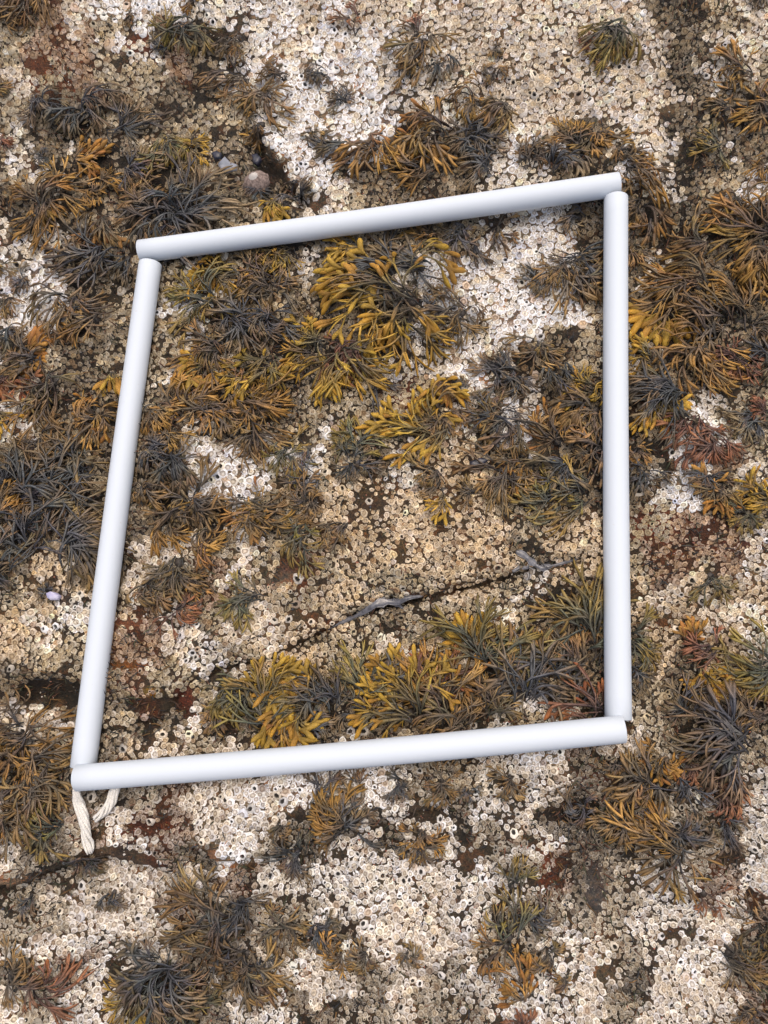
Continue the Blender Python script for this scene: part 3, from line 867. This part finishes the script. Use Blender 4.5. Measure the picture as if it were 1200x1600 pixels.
 (990,1045,56,30,50,'k','outside the right pipe, low, dark'),
 (1078,1002,40,-95,40,'o','small orange blades right of the right pipe',{'n':.5,'f':.7}),
 (1110,1010,52,120,50,'r','reddish, right of the right pipe',{'n':.8}),
 (1090,1045,48,95,30,'y','gold fork right of the right pipe',{'n':.6,'f':.9,'fs':1.1}),
 (1110,900,56,95,26,'l','thin, right side below the crack',{'n':.7}),
 (1155,1158,116,185,62,'k','large dark sprawl, lower right edge',{'n':2.0}),
 (1165,1105,60,-110,40,'o','orange blades over the dark sprawl',{'n':.8,'f':.6}),
 (1070,1110,60,-140,70,'k','left of the dark sprawl'),
 (1205,1045,92,165,48,'l','right edge above the dark sprawl',{'n':1.5}),
 (1200,1120,60,-160,40,'b','right edge beside the dark sprawl'),
 (1035,1185,44,150,60,'o','small, right of the lower pipe end',{'f':.2}),
 (1075,1190,50,60,60,'r','small, below the dark sprawl',{'n':.8}),
 (960,1190,40,60,80,'b','touching the lower pipe, right end'),
 (35,1150,84,120,110,'o','bottom left mat beside the left pipe end',{'n':1.4}),
 (75,1175,74,150,60,'b','tucked against the lower left corner'),
 (40,1215,96,-10,80,'b','bottom left mat, middle',{'n':1.5}),
 (95,1235,70,180,60,'b','bottom left mat, right end by the cord',{'n':1.2}),
 (92,1282,66,150,50,'l','below the bottom left mat'),
 (15,1270,60,40,80,'o','left edge below the lower left corner'),
 (110,1345,44,-20,60,'k','dark, in the shade of the left ledge'),
 (145,1340,34,40,60,'k','dark, at the end of the left ledge'),
 (178,1395,38,90,60,'k','small dark, below the cord'),
 (50,1400,32,90,50,'k','tiny, left, below the ledge'),
 (355,1420,94,160,56,'b','upper of the bottom left bushes',{'n':1.6}),
 (375,1405,60,60,80,'k','dark stems above the bottom left bushes'),
 (345,1475,66,150,110,'k','between the bottom left bushes'),
 (258,1515,94,130,130,'k','biggest of the bottom left bushes',{'n':2.0}),
 (225,1545,60,110,70,'y','yellow fringe of the biggest bottom bush'),
 (385,1490,82,115,50,'b','right one of the bottom left bushes',{'n':1.5}),
 (290,1580,60,60,90,'l','at the bottom edge under the left bushes'),
 (20,1525,70,10,50,'b','flat, left edge near the bottom'),
 (55,1535,72,25,26,'r','flat, pointing right, near the bottom left',{'n':.8,'f':.1}),
 (500,1228,36,95,110,'k','below the lower pipe, a third across'),
 (540,1286,84,170,46,'o','curled, below the lower pipe, left of centre',{'n':1.3}),
 (545,1285,62,-30,40,'k','trailing right from the curled one'),
 (465,1330,56,130,100,'k','below the curled one, left'),
 (440,1290,36,140,80,'b','small, left of the curled one'),
 (565,1232,36,-90,50,'b','upright, just below the lower pipe centre',{'n':.7}),
 (622,1222,36,95,110,'k','just below the lower pipe, right of centre'),
 (690,1220,46,100,120,'b','just below the lower pipe, two thirds across'),
 (730,1235,30,100,120,'k','small, below the lower pipe, two thirds across'),
 (658,1300,44,130,80,'o','small, centre, below the lower pipe'),
 (660,1320,40,60,80,'b','small brown, centre, below the lower pipe'),
 (795,1215,40,110,90,'b','just below the lower pipe, right part'),
 (450,1445,56,100,110,'b','between the bottom bushes and the centre'),
 (500,1445,44,60,90,'k','small dark, left of the bottom centre'),
 (530,1475,46,110,70,'o','small orange, left of the bottom centre'),
 (412,1500,46,60,90,'k','dark, right of the bottom left bushes'),
 (640,1488,34,100,120,'b','tiny, bottom centre'),
 (570,1490,34,130,90,'b','tiny, left of the bottom centre'),
 (795,1465,78,-95,26,'l','upright, right of the bottom centre',{'n':.8}),
 (790,1480,68,175,26,'o','pointing left, right of the bottom centre',{'n':.8}),
 (800,1385,52,-90,40,'l','upright, above the bottom right patch',{'n':.8}),
 (835,1430,46,90,110,'k','small dark, right of the upright olive one'),
 (855,1490,44,100,100,'b','small, right, near the bottom'),
 (818,1548,60,-92,36,'o','forked orange blades near the bottom edge',{'n':.7,'f':.6}),
 (816,1602,44,-90,60,'r','cut by the bottom edge, right of centre',{'n':.8}),
 (1015,1215,76,155,56,'b','below the lower right corner, upper one',{'n':1.3}),
 (1065,1225,60,100,70,'k','right of the upper one below the corner'),
 (972,1275,62,180,60,'b','below the lower right corner, left one',{'n':1.1}),
 (975,1265,56,60,90,'b','below the lower right corner, between two'),
 (1050,1310,98,165,46,'o','curled bush below the lower right corner',{'n':1.8}),
 (1055,1300,60,60,70,'k','dark right side of the curled bush'),
 (1110,1235,60,-20,50,'r','thin, right, below the dark sprawl',{'n':.7}),
 (1130,1285,50,90,90,'k','faint, right of the curled bush',{'n':.7}),
 (905,1262,46,90,170,'k','dark mossy, below the lower pipe right end'),
 (1140,1490,78,62,42,'b','hanging at the lower right edge',{'n':1.3}),
 (1195,1432,58,140,60,'b','cut by the right edge near the bottom'),
 (1165,1575,40,80,80,'b','bottom edge, right corner'),
 (885,1525,26,100,90,'b','tiny, bottom right patch'),
 (1100,1395,44,40,50,'r','lying on barnacles, lower right',{'n':.6}),
]
LV = [.12, .24, .32, .32]       # share of the frond's length in each of its forks
NS = 5                          # sections per branch
FR = []                         # one row per frond
TU = []
for ti, t in enumerate(T):
    px, py, L, d, sp, pal, where = t[:7]; op = t[7] if len(t) > 7 else {}
    L = L * (.92 if L > 40 else .85)
    x, y, z = (float(q) for q in on_rock(px, py)); x1, y1 = unproj(px + 1, py, z); x0, y0 = unproj(px, py, z); sc = float(np.hypot(x1 - x0, y1 - y0))
    TU.append((x, y, z, sc))
    n = max(2, int(round((4.8 + L * min(sp, 120) / 760) * op.get('n', 1))))
    n = min(n, 26)
    for k in range(n):
        u = (k + .5) / n * 2 - 1 + random.gauss(0, .20)
        FR.append((ti, d + sp * u, L * sc * random.uniform(.42, 1.12), random.uniform(.02, .30) * L * sc, random.uniform(0, 6.283),
                   random.uniform(.06, .28) * L * sc, sc, ord(pal)))
FRa = np.array(FR); NF = len(FR)
fti = FRa[:, 0].astype(int); TUa = np.array(TU)
r3 = np.random.default_rng(33)
cx = TUa[fti, 0] + FRa[:, 3] * np.cos(FRa[:, 4]); cy = TUa[fti, 1] + FRa[:, 3] * np.sin(FRa[:, 4])
hd = -np.radians(FRa[:, 1]); Ltot = FRa[:, 2]; lift = FRa[:, 5]
curl = r3.normal(0, .38, NF) + r3.normal(0, .42, len(T))[fti]
P = {'x': cx[:, None], 'y': cy[:, None], 'a': hd[:, None], 't': np.zeros((NF, 1)), 'dz': np.zeros((NF, 1))}
allxyz, allt, allr, alltip = [], [], [], []
for lv in range(4):
    m = P['x'].shape[1]
    l = Ltot[:, None] * LV[lv] * r3.uniform(.75, 1.25, (NF, m))
    kap = curl[:, None] * .7 + r3.normal(0, .42, (NF, m))
    s = np.linspace(0, 1, NS)
    ang = P['a'][..., None] + kap[..., None] * s * .8
    step = l[..., None] / (NS - 1)
    dxs = np.cos(ang) * step; dys = np.sin(ang) * step
    X = P['x'][..., None] + np.concatenate([np.zeros((NF, m, 1)), np.cumsum(dxs[..., :-1], -1)], -1)
    Y = P['y'][..., None] + np.concatenate([np.zeros((NF, m, 1)), np.cumsum(dys[..., :-1], -1)], -1)
    tt = P['t'][..., None] + (l[..., None] / Ltot[:, None, None]) * s
    dz = P['dz'][..., None] + (r3.normal(0, .11, (NF, m))[..., None] * l[..., None]) * s
    arch = np.clip(tt, 0, 1) ** .75 * np.clip(1.12 - tt, 0, 1) ** .8 / .40
    Z = np.maximum(lift[:, None, None] * arch + dz, .0012) + .0040 * np.clip(tt / .2, 0, 1)
    allxyz.append(np.stack([X, Y, Z], -1)); allt.append(tt); alltip.append(np.full((NF, m), lv)); allr.append(r3.normal(0, 1, (NF, m)))
    if lv < 3:
        sp_ = np.abs(r3.normal(.21, .13, (NF, m))); a_end = ang[..., -1]
        w2 = r3.uniform(.3, .7, (NF, m))
        P = {'x': np.repeat(X[..., -1], 2, 1), 'y': np.repeat(Y[..., -1], 2, 1), 't': np.repeat(tt[..., -1], 2, 1), 'dz': np.repeat(dz[..., -1], 2, 1),
             'a': np.stack([a_end + sp_ * w2 * 2, a_end - sp_ * (1 - w2) * 2], -1).reshape(NF, -1)}
XYZ = np.concatenate(allxyz, 1); TT = np.concatenate(allt, 1); TIP = np.concatenate(alltip, 1); RR = np.concatenate(allr, 1)
NP_ = XYZ.shape[1]
# lay the fronds on the rock and keep them under the pipes they pass below
gz = (ground(XYZ[..., 0], XYZ[..., 1]) * 2 + ground(XYZ[..., 0] + .004, XYZ[..., 1]) + ground(XYZ[..., 0] - .004, XYZ[..., 1])) / 4
Zw = gz + XYZ[..., 2]
for key, (a, b) in PIPES.items():
    ab = b - a; L2 = ab[0] ** 2 + ab[1] ** 2
    u = np.clip(((XYZ[..., 0] - a[0]) * ab[0] + (XYZ[..., 1] - a[1]) * ab[1]) / L2, 0, 1)
    d = np.hypot(XYZ[..., 0] - a[0] - u * ab[0], XYZ[..., 1] - a[1] - u * ab[1])
    za = a[2] + u * ab[2]
    cap = za - np.sqrt(np.clip((PR + .0015) ** 2 - d ** 2, 0, None)) - .0012 + np.clip(d - PR - .001, 0, None) * 1.5
    Zw = np.where(d < PR + .02, np.minimum(Zw, cap), Zw)
XYZ[..., 2] = Zw
tg = np.gradient(XYZ, axis=2); tg /= np.linalg.norm(tg, axis=-1)[..., None] + 1e-12
sd = np.cross(tg, np.array([0, 0, 1.0])); sd /= np.linalg.norm(sd, axis=-1)[..., None] + 1e-9
up = np.cross(sd, tg)
roll = r3.normal(0, .55, (NF, NP_))[..., None, None]
sd, up = sd * np.cos(roll) + up * np.sin(roll), up * np.cos(roll) - sd * np.sin(roll)
sN = np.linspace(0, 1, NS)
wprof = np.stack([np.interp(sN, [0, 1], [.70, .85]), np.interp(sN, [0, 1], [.85, .95]), np.interp(sN, [0, 1], [.92, 1.0]), np.interp(sN, [0, .5, .8, 1], [.98, 1.12, .95, .42])])
fw = .00094 * np.exp(r3.normal(0, .16, NF)) * np.clip(Ltot / .035, .72, 1.12)
W = wprof[TIP] * fw[:, None, None]
Wb = W[..., None]
V = np.stack([XYZ - sd * Wb + up * Wb * .30, XYZ + sd * Wb + up * Wb * .30, XYZ - up * Wb * .7], 3)     # NF, NP, NS, 3, 3
pb = np.array([PAL[chr(int(c))] for c in FRa[:, 7]])               # NF, 3, 3
pb = pb * np.exp(r3.normal(0, .16, (NF, 1, 1))) * np.exp(r3.normal(0, .035, (NF, 1, 3)))
shift = r3.normal(0, .10, NF)[:, None, None] + .06 * RR[..., None]
q = np.clip(TT + shift, 0, 1)[..., None]
c0, c1, c2 = (pb[:, k][:, None, None] for k in range(3))
CC = np.where(q < .55, c0 + (c1 - c0) * np.clip((q - .05) / .50, 0, 1), c1 + (c2 - c1) * np.clip((q - .55) / .38, 0, 1))
CC = CC * np.exp(.10 * RR[..., None, None]) * np.array((.97, 1.0, 1.04))
CC = np.repeat(CC[:, :, :, None], 3, 3)
vi = np.arange(NP_ * NS * 3).reshape(NP_, NS, 3)
A = vi[:, :-1]; B = vi[:, 1:]
FQ = np.concatenate([np.stack([A[..., k], A[..., (k + 1) % 3], B[..., (k + 1) % 3], B[..., k]], -1).reshape(-1, 4) for k in range(3)])
FT = vi[:, -1].reshape(-1, 3)

# swollen tips
def receptacle(seed, fork, col):
    r = np.random.default_rng(seed); Vv, Q, off = [], [], 0
    lobes = [(.34, 1.0), (-.34, .9)] if fork else [(r.uniform(-.1, .1), 1.0)]
    for a, ln in lobes:
        n = 7; k = 7
        xs = np.linspace(0, 1, n); prof = np.interp(xs, [0, .2, .5, .8, .95, 1], [.34, .62, 1.0, .92, .5, .12])
        th = np.linspace(0, 2 * np.pi, k, endpoint=False); ring = []
        for xk, w in zip(xs, prof):
            aa = a * min(1, xk * 1.6); c = np.array([math.cos(aa) * xk * ln, math.sin(aa) * xk * ln, .06 * math.sin(3 * xk)])
            lat = np.array([-math.sin(aa), math.cos(aa), 0]); wob = 1 + r.uniform(-.10, .10, k)
            ring.append(c + (np.cos(th) * wob * .135 * w)[:, None] * lat + (np.sin(th) * wob * .11 * w)[:, None] * np.array([0, 0, 1]))
        i = np.arange(k); j = (i + 1) % k
        Q.append(np.concatenate([np.stack([m * k + i, m * k + j, (m + 1) * k + j, (m + 1) * k + i], -1) for m in range(n - 1)]) + off)
        Vv.append(np.concatenate(ring)); off += n * k
    v = np.concatenate(Vv); t = np.clip(v[:, 0:1], 0, 1)
    c = np.array(col) * (.45 + .65 * t) * (1 - .15 * np.sin(7 * t))
    return raw_mesh('receptacle', v, np.concatenate(Q), cols=c, mat=M_RECEP)
RCOL = {'y': (.54, .34, .045), 'o': (.45, .235, .045), 'r': (.38, .16, .055), 'l': (.44, .31, .05), 'b': (.38, .20, .055), 'k': (.38, .20, .055)}
RVAR = [(1, 1, 1), (.85, .72, .9), (1.05, .9, .8), (.8, .8, 1), (.95, .78, 1), (1.1, 1.08, 1.2)]
RMESH = {k: [receptacle(50 + i, i % 2, tuple(np.array(c) * np.array(RVAR[i]))) for i in range(6)] for k, c in RCOL.items()}

def holdfast(seed):
    r = np.random.default_rng(seed); n = 9; a = np.linspace(0, 2 * np.pi, n, endpoint=False); ring = []
    for rr, h in ((1.0, -.3), (.85, .25), (.45, .6)):
        w = 1 + r.uniform(-.22, .22, n); ring.append(np.stack([rr * w * np.cos(a), rr * w * np.sin(a), np.full(n, h) + r.uniform(-.08, .08, n)], -1))
    v = np.concatenate(ring + [np.array([[0, 0, .68]])]); i = np.arange(n); j = (i + 1) % n
    q = np.concatenate([np.stack([k * n + i, k * n + j, (k + 1) * n + j, (k + 1) * n + i], -1) for k in range(2)])
    return raw_mesh('holdfast', v, q, np.stack([2 * n + i, 2 * n + j, np.full(n, 3 * n)], -1), np.repeat([[.05, .042, .036]], len(v), 0), mat=M_WRACK)
HMESH = [holdfast(k) for k in range(5)]
roots = []
for ti, t in enumerate(T):
    e = bpy.data.objects.new('wrack_tuft', None); COL.objects.link(e); e.location = TU[ti][:3]; e.empty_display_size = .01
    tag(e, '%s wrack tuft %s' % (WORD[t[5]], t[6]), 'seaweed', 'wrack tufts on the rock')
    roots.append(e)
    hf = obj('holdfast', HMESH[ti % 5], e); hs = TU[ti][3] * (4 + t[2] * .05); hf.scale = (hs, hs, hs * .8); hf.rotation_euler = (0, 0, ti * 1.7)
tips0 = NP_ - 8
for f in range(NF):
    ti = fti[f]; base = TUa[ti, :3]
    o = obj('frond', raw_mesh('frond', V[f] - base, FQ, FT, cols=CC[f], mat=M_WRACK), roots[ti])
    op = T[ti][7] if len(T[ti]) > 7 else {}
    fert = op.get('f', 0)
    if fert:
        for p in range(tips0, NP_):
            if random.random() < fert:
                a, b = XYZ[f, p, NS - 3], XYZ[f, p, NS - 1]
                d = Vector(b - a).normalized(); zax = Vector(up[f, p, -1]); yax = zax.cross(d).normalized(); zax = d.cross(yax)
                s_ = TU[ti][3] * random.uniform(19, 27) * op.get('fs', .9)
                r_ = obj('receptacle', random.choice(RMESH[T[ti][5]]), o)
                mw = Matrix((d, yax, zax)).transposed().to_4x4() @ Matrix.Diagonal((s_, s_ * random.uniform(.85, 1.2), s_, 1))
                mw.translation = Vector(a - base) + zax * .0008
                r_.matrix_local = mw

# ------------------------------------------------------------------ short dark turf in the gaps and shell grit
def turf():
    r = np.random.default_rng(91); n = 60000
    px = r.uniform(-100, 1300, n); py = r.uniform(-120, 1700, n); z = zone_at(px, py)
    pr = np.select([z == ord(k) for k in 'DROMTCW'], [.60, .45, .28, .12, .08, .04, .02])
    cl = fbm(px / 20, py / 20, 55)
    keep = r.random(n) < np.clip(pr * (1 + 3.2 * cl), 0, 1)
    px, py = px[keep], py[keep]; n = len(px)
    x, y, zz = on_rock(px, py)
    h = r.uniform(.004, .010, n); a = r.uniform(0, 6.283, n); lean = r.uniform(.4, 1.3, n) * h
    base = np.stack([x, y, zz], -1); dr = np.stack([np.cos(a), np.sin(a), np.zeros(n)], -1)
    sdv = np.stack([-np.sin(a), np.cos(a), np.zeros(n)], -1); w = r.uniform(.0003, .0007, n)[:, None]
    U = np.array([0, 0, 1.0])
    m1 = base + dr * lean[:, None] * .4 + U * (h * .65)[:, None]; tp = base + dr * lean[:, None] * 1.1 + U * h[:, None]
    v = np.stack([base - sdv * w, base + sdv * w, base + dr * w, m1 - sdv * w * .9, m1 + sdv * w * .9, m1 + dr * w - U * w, tp], 1)
    k = (np.arange(n) * 7)[:, None, None]
    tr = np.array([(0, 1, 4), (0, 4, 3), (1, 2, 5), (1, 5, 4), (2, 0, 3), (2, 3, 5), (3, 4, 6), (4, 5, 6), (5, 3, 6)])
    pal = np.array([(.045, .045, .04), (.07, .05, .035), (.11, .05, .03), (.06, .065, .035), (.16, .09, .035), (.03, .032, .036)])
    c = pal[r.integers(0, len(pal), n)] * np.exp(r.normal(0, .2, (n, 1)))
    me = raw_mesh('algal_turf', v, tris=(tr[None] + k).reshape(-1, 3), cols=np.repeat(c[:, None], 7, 1), mat=M_TURF)
    tag(obj('algal_turf', me), 'short dark and rusty algal turf in the gaps between barnacles', 'algae', kind='stuff')
turf()

def grit():
    r = np.random.default_rng(17); n = 14000
    px = r.uniform(-100, 1300, n); py = r.uniform(-120, 1700, n)
    x, y, z = on_rock(px, py)
    s = r.uniform(.0004, .0014, n)
    octa = np.array([(1, 0, 0), (0, 1, 0), (-1, 0, 0), (0, -1, 0), (0, 0, .6), (0, 0, -.6)], float)
    v = octa[None] * s[:, None, None] * r.uniform(.5, 1.4, (n, 6, 1)) + r.normal(0, .15, (n, 6, 3)) * s[:, None, None]
    v = v + np.stack([x, y, z + s * .4], -1)[:, None]
    tr = np.array([(0, 1, 4), (1, 2, 4), (2, 3, 4), (3, 0, 4), (1, 0, 5), (2, 1, 5), (3, 2, 5), (0, 3, 5)])
    pal = np.array([(.62, .58, .52), (.34, .30, .24), (.34, .15, .10), (.07, .075, .09), (.18, .09, .05), (.40, .36, .25), (.50, .46, .38)])
    c = pal[r.integers(0, len(pal), n)]
    k = (np.arange(n) * 6)[:, None, None]
    me = raw_mesh('shell_grit', v, tris=(tr[None] + k).reshape(-1, 3), cols=np.repeat(c[:, None], 6, 1), smooth=False, mat=M_GRIT)
    tag(obj('shell_grit', me), 'broken shell bits and grit scattered over the rock', 'grit', kind='stuff')
grit()

# ------------------------------------------------------------------ single shells and wet slivers
def limpet(px, py, r_px, label, squash=.8, mats=None, hgt=.55, tilt=(0, 0)):
    x, y, z = (float(q) for q in on_rock(px, py)); r = r_px * .0006
    n = 36; a = np.linspace(0, 2 * np.pi, n, endpoint=False); ring = []
    prof = [(1.0, -.15), (.98, .05), (.8, .22), (.58, .38), (.34, .50)]
    rib = 1 + .05 * np.cos(a * 9) + .03 * np.cos(a * 14 + 1)
    for rr, h in prof: ring.append(np.stack([rr * rib * np.cos(a), squash * rr * rib * np.sin(a), np.full(n, h * hgt / .5)], -1))
    v = np.concatenate(ring) * r; i = np.arange(n); j = (i + 1) % n
    q = np.concatenate([np.stack([k * n + i, k * n + j, (k + 1) * n + j, (k + 1) * n + i], -1) for k in range(len(prof) - 1)])
    e = obj('limpet', None, loc=(x, y, z + .003)); e.rotation_euler = (tilt[0], tilt[1], .6)
    tag(e, label, 'limpet')
    obj('shell', raw_mesh('shell', v, q, mat=M_LIMPET), e)
    prof2 = [(.34, .50), (.2, .58), (.08, .62)]
    v2 = np.concatenate([np.stack([rr * rib * np.cos(a), squash * rr * rib * np.sin(a), np.full(n, h * hgt / .5)], -1) for rr, h in prof2] + [np.array([[0, 0, .63 * hgt / .5]])]) * r
    q2 = np.concatenate([np.stack([k * n + i, k * n + j, (k + 1) * n + j, (k + 1) * n + i], -1) for k in range(2)])
    t2 = np.stack([2 * n + i, 2 * n + j, np.full(n, 3 * n)], -1)
    obj('apex', raw_mesh('apex', v2, q2, t2, mat=M_LIMPET2), e)
limpet(401, 288, 25, 'pinkish limpet in the dark hollow above the upper pipe', .82, hgt=.75)

def lump_strip(name, pts, widths, thick, zoff, mat, seed, n=44, k=9):
    """an irregular low ridge of material following a line across the rock"""
    r = np.random.default_rng(seed); pts = np.array(pts, float)
    t = np.linspace(0, 1, n); tt = np.linspace(0, 1, len(pts))
    px = np.interp(t, tt, pts[:, 0]); py = np.interp(t, tt, pts[:, 1]); w = np.interp(t, tt, widths)
    for _ in range(2):
        px[1:-1] = (px[:-2] + 2 * px[1:-1] + px[2:]) / 4; py[1:-1] = (py[:-2] + 2 * py[1:-1] + py[2:]) / 4
    w = w * (1 + .5 * np.interp(np.arange(n), np.arange(0, n + 3, 3), r.uniform(-1, 1, len(np.arange(0, n + 3, 3)))))
    x, y = unproj(px, py, 0); c = np.stack([x, y, np.zeros(n)], -1)
    tg = np.gradient(c, axis=0); tg /= np.linalg.norm(tg, axis=1)[:, None]; s = np.cross(tg, [0, 0, 1.0])
    half = w * .0006 / 2
    u = np.linspace(-1, 1, k)
    v = c[:, None] + s[:, None] * (u[None, :, None] * half[:, None, None])
    z0 = np.interp(np.arange(n), np.arange(n), ground(x, y))
    edge = np.maximum(ground(x + s[:, 0] * half * 1.3, y + s[:, 1] * half * 1.3), ground(x - s[:, 0] * half * 1.3, y - s[:, 1] * half * 1.3))
    lev = np.convolve(np.pad(edge, 4, 'edge'), np.ones(9) / 9, 'valid') + zoff
    v[..., 2] = lev[:, None] + thick * (1 - np.abs(u)[None] ** 2.2) - .0005 + r.normal(0, thick * .10, (n, k)) 
    lo = v.copy(); lo[..., 2] -= .004
    ctr = v[n // 2, k // 2].copy()
    vv = np.concatenate([v.reshape(-1, 3), lo.reshape(-1, 3)]) - ctr
    I = np.arange(n * k).reshape(n, k); q = np.stack([I[:-1, :-1], I[:-1, 1:], I[1:, 1:], I[1:, :-1]], -1).reshape(-1, 4)
    o = n * k
    rim = list(I[0]) + list(I[1:, -1]) + list(I[-1, ::-1][1:]) + list(I[::-1, 0][1:-1])
    sidef = [(a, b, b + o, a + o) for a, b in zip(rim, rim[1:] + rim[:1])]
    return obj(name, raw_mesh(name, vv, np.concatenate([q, q[:, ::-1] + o, np.array(sidef)]), mat=mat), loc=tuple(ctr))
tag(lump_strip('wet_film', [(508, 984), (535, 970), (556, 962), (578, 950), (600, 940), (620, 942), (640, 935), (662, 932)], [2, 5, 8, 12, 15, 11, 7, 2], .0012, .0014, M_WET, 3),
    'long glossy grey wet sliver in the middle of the crack', 'wet film', 'wet slivers in the crack')
tag(lump_strip('wet_film', [(614, 937), (622, 944), (630, 951)], [4, 9, 3], .0010, .0020, M_WET, 4, n=14), 'small glossy grey spur below the long wet sliver', 'wet film', 'wet slivers in the crack')
tag(lump_strip('wet_film', [(806, 862), (818, 868), (832, 882), (844, 889), (866, 885), (900, 875)], [4, 13, 13, 9, 5, 2], .0012, .0018, M_WET, 5),
    'glossy grey wet sliver at the right end of the crack', 'wet film', 'wet slivers in the crack')
tag(lump_strip('wet_film', [(800, 893), (812, 888), (826, 886)], [4, 9, 4], .0010, .0014, M_WET, 6, n=14), 'short glossy wet patch beside the right sliver', 'wet film', 'wet slivers in the crack')

def chip(name, pts, thick, zoff, mat, label, cat, seed=0):
    """a flat broken piece with a bevelled rim, outline in rock pixels"""
    pts = np.array(pts, float); c = pts.mean(0); x, y, z = on_rock(pts[:, 0], pts[:, 1]); zz = float(np.mean(z)) + zoff
    n = len(pts); ring = []
    r = np.random.default_rng(seed); dz = r.uniform(-.3, .3, n) * thick
    for f, h in ((1, -thick), (1.0, .3 * thick), (.86, .8 * thick), (.5, thick)):
        X, Y = unproj(c[0] + (pts[:, 0] - c[0]) * f, c[1] + (pts[:, 1] - c[1]) * f, zz); ring.append(np.stack([X, Y, zz + h + dz * (f > .7)], -1))
    X, Y = unproj(*c, zz); ctr = np.array([float(X), float(Y), zz])
    v = np.concatenate(ring + [ctr[None] + [0, 0, thick * 1.05]]) - ctr
    i = np.arange(n); j = (i + 1) % n
    q = np.concatenate([np.stack([k * n + i, k * n + j, (k + 1) * n + j, (k + 1) * n + i], -1) for k in range(3)])
    t = np.stack([3 * n + i, 3 * n + j, np.full(n, 4 * n)], -1)
    return tag(obj(name, raw_mesh(name, v, q, t, smooth=False, mat=mat), loc=tuple(ctr)), label, cat)
chip('slate_chip', [(341, 256), (352, 246), (360, 254), (371, 259), (369, 266), (354, 268), (343, 265)], .003, .004, M_SLATE, 'pale grey slate chip left of the pinkish limpet', 'stone', 1)
chip('mussel', [(330, 240), (339, 236), (347, 241), (346, 249), (336, 250)], .003, .004, M_MUSSEL, 'small black mussel shell above the slate chip', 'shell', 2)
chip('mussel', [(391, 243), (402, 240), (409, 249), (402, 259), (393, 254)], .003, .004, M_MUSSEL, 'black mussel shell above the pinkish limpet', 'shell', 3)
chip('mussel', [(733, 722), (752, 715), (763, 719), (752, 729), (736, 733)], .0026, .004, M_MUSSEL, 'black mussel shell right of the frame centre', 'shell', 4)
chip('shell_fragment', [(73, 927), (80, 924), (88, 926), (94, 931), (90, 937), (80, 938), (74, 934)], .0028, .006, M_MAUVE, 'mauve and white shell fragment left of the left pipe', 'shell', 5)

labs = [t[6] for t in T]
print('tris', sum(len(o.data.loop_triangles) or (len(o.data.loops) - 2 * len(o.data.polygons)) for o in bpy.data.objects if o.type == 'MESH'))
print('tufts', len(T), 'fronds', NF, 'barnacles', nn, 'dup labels', len(labs) - len(set(labs)), 'objects', len(bpy.data.objects))
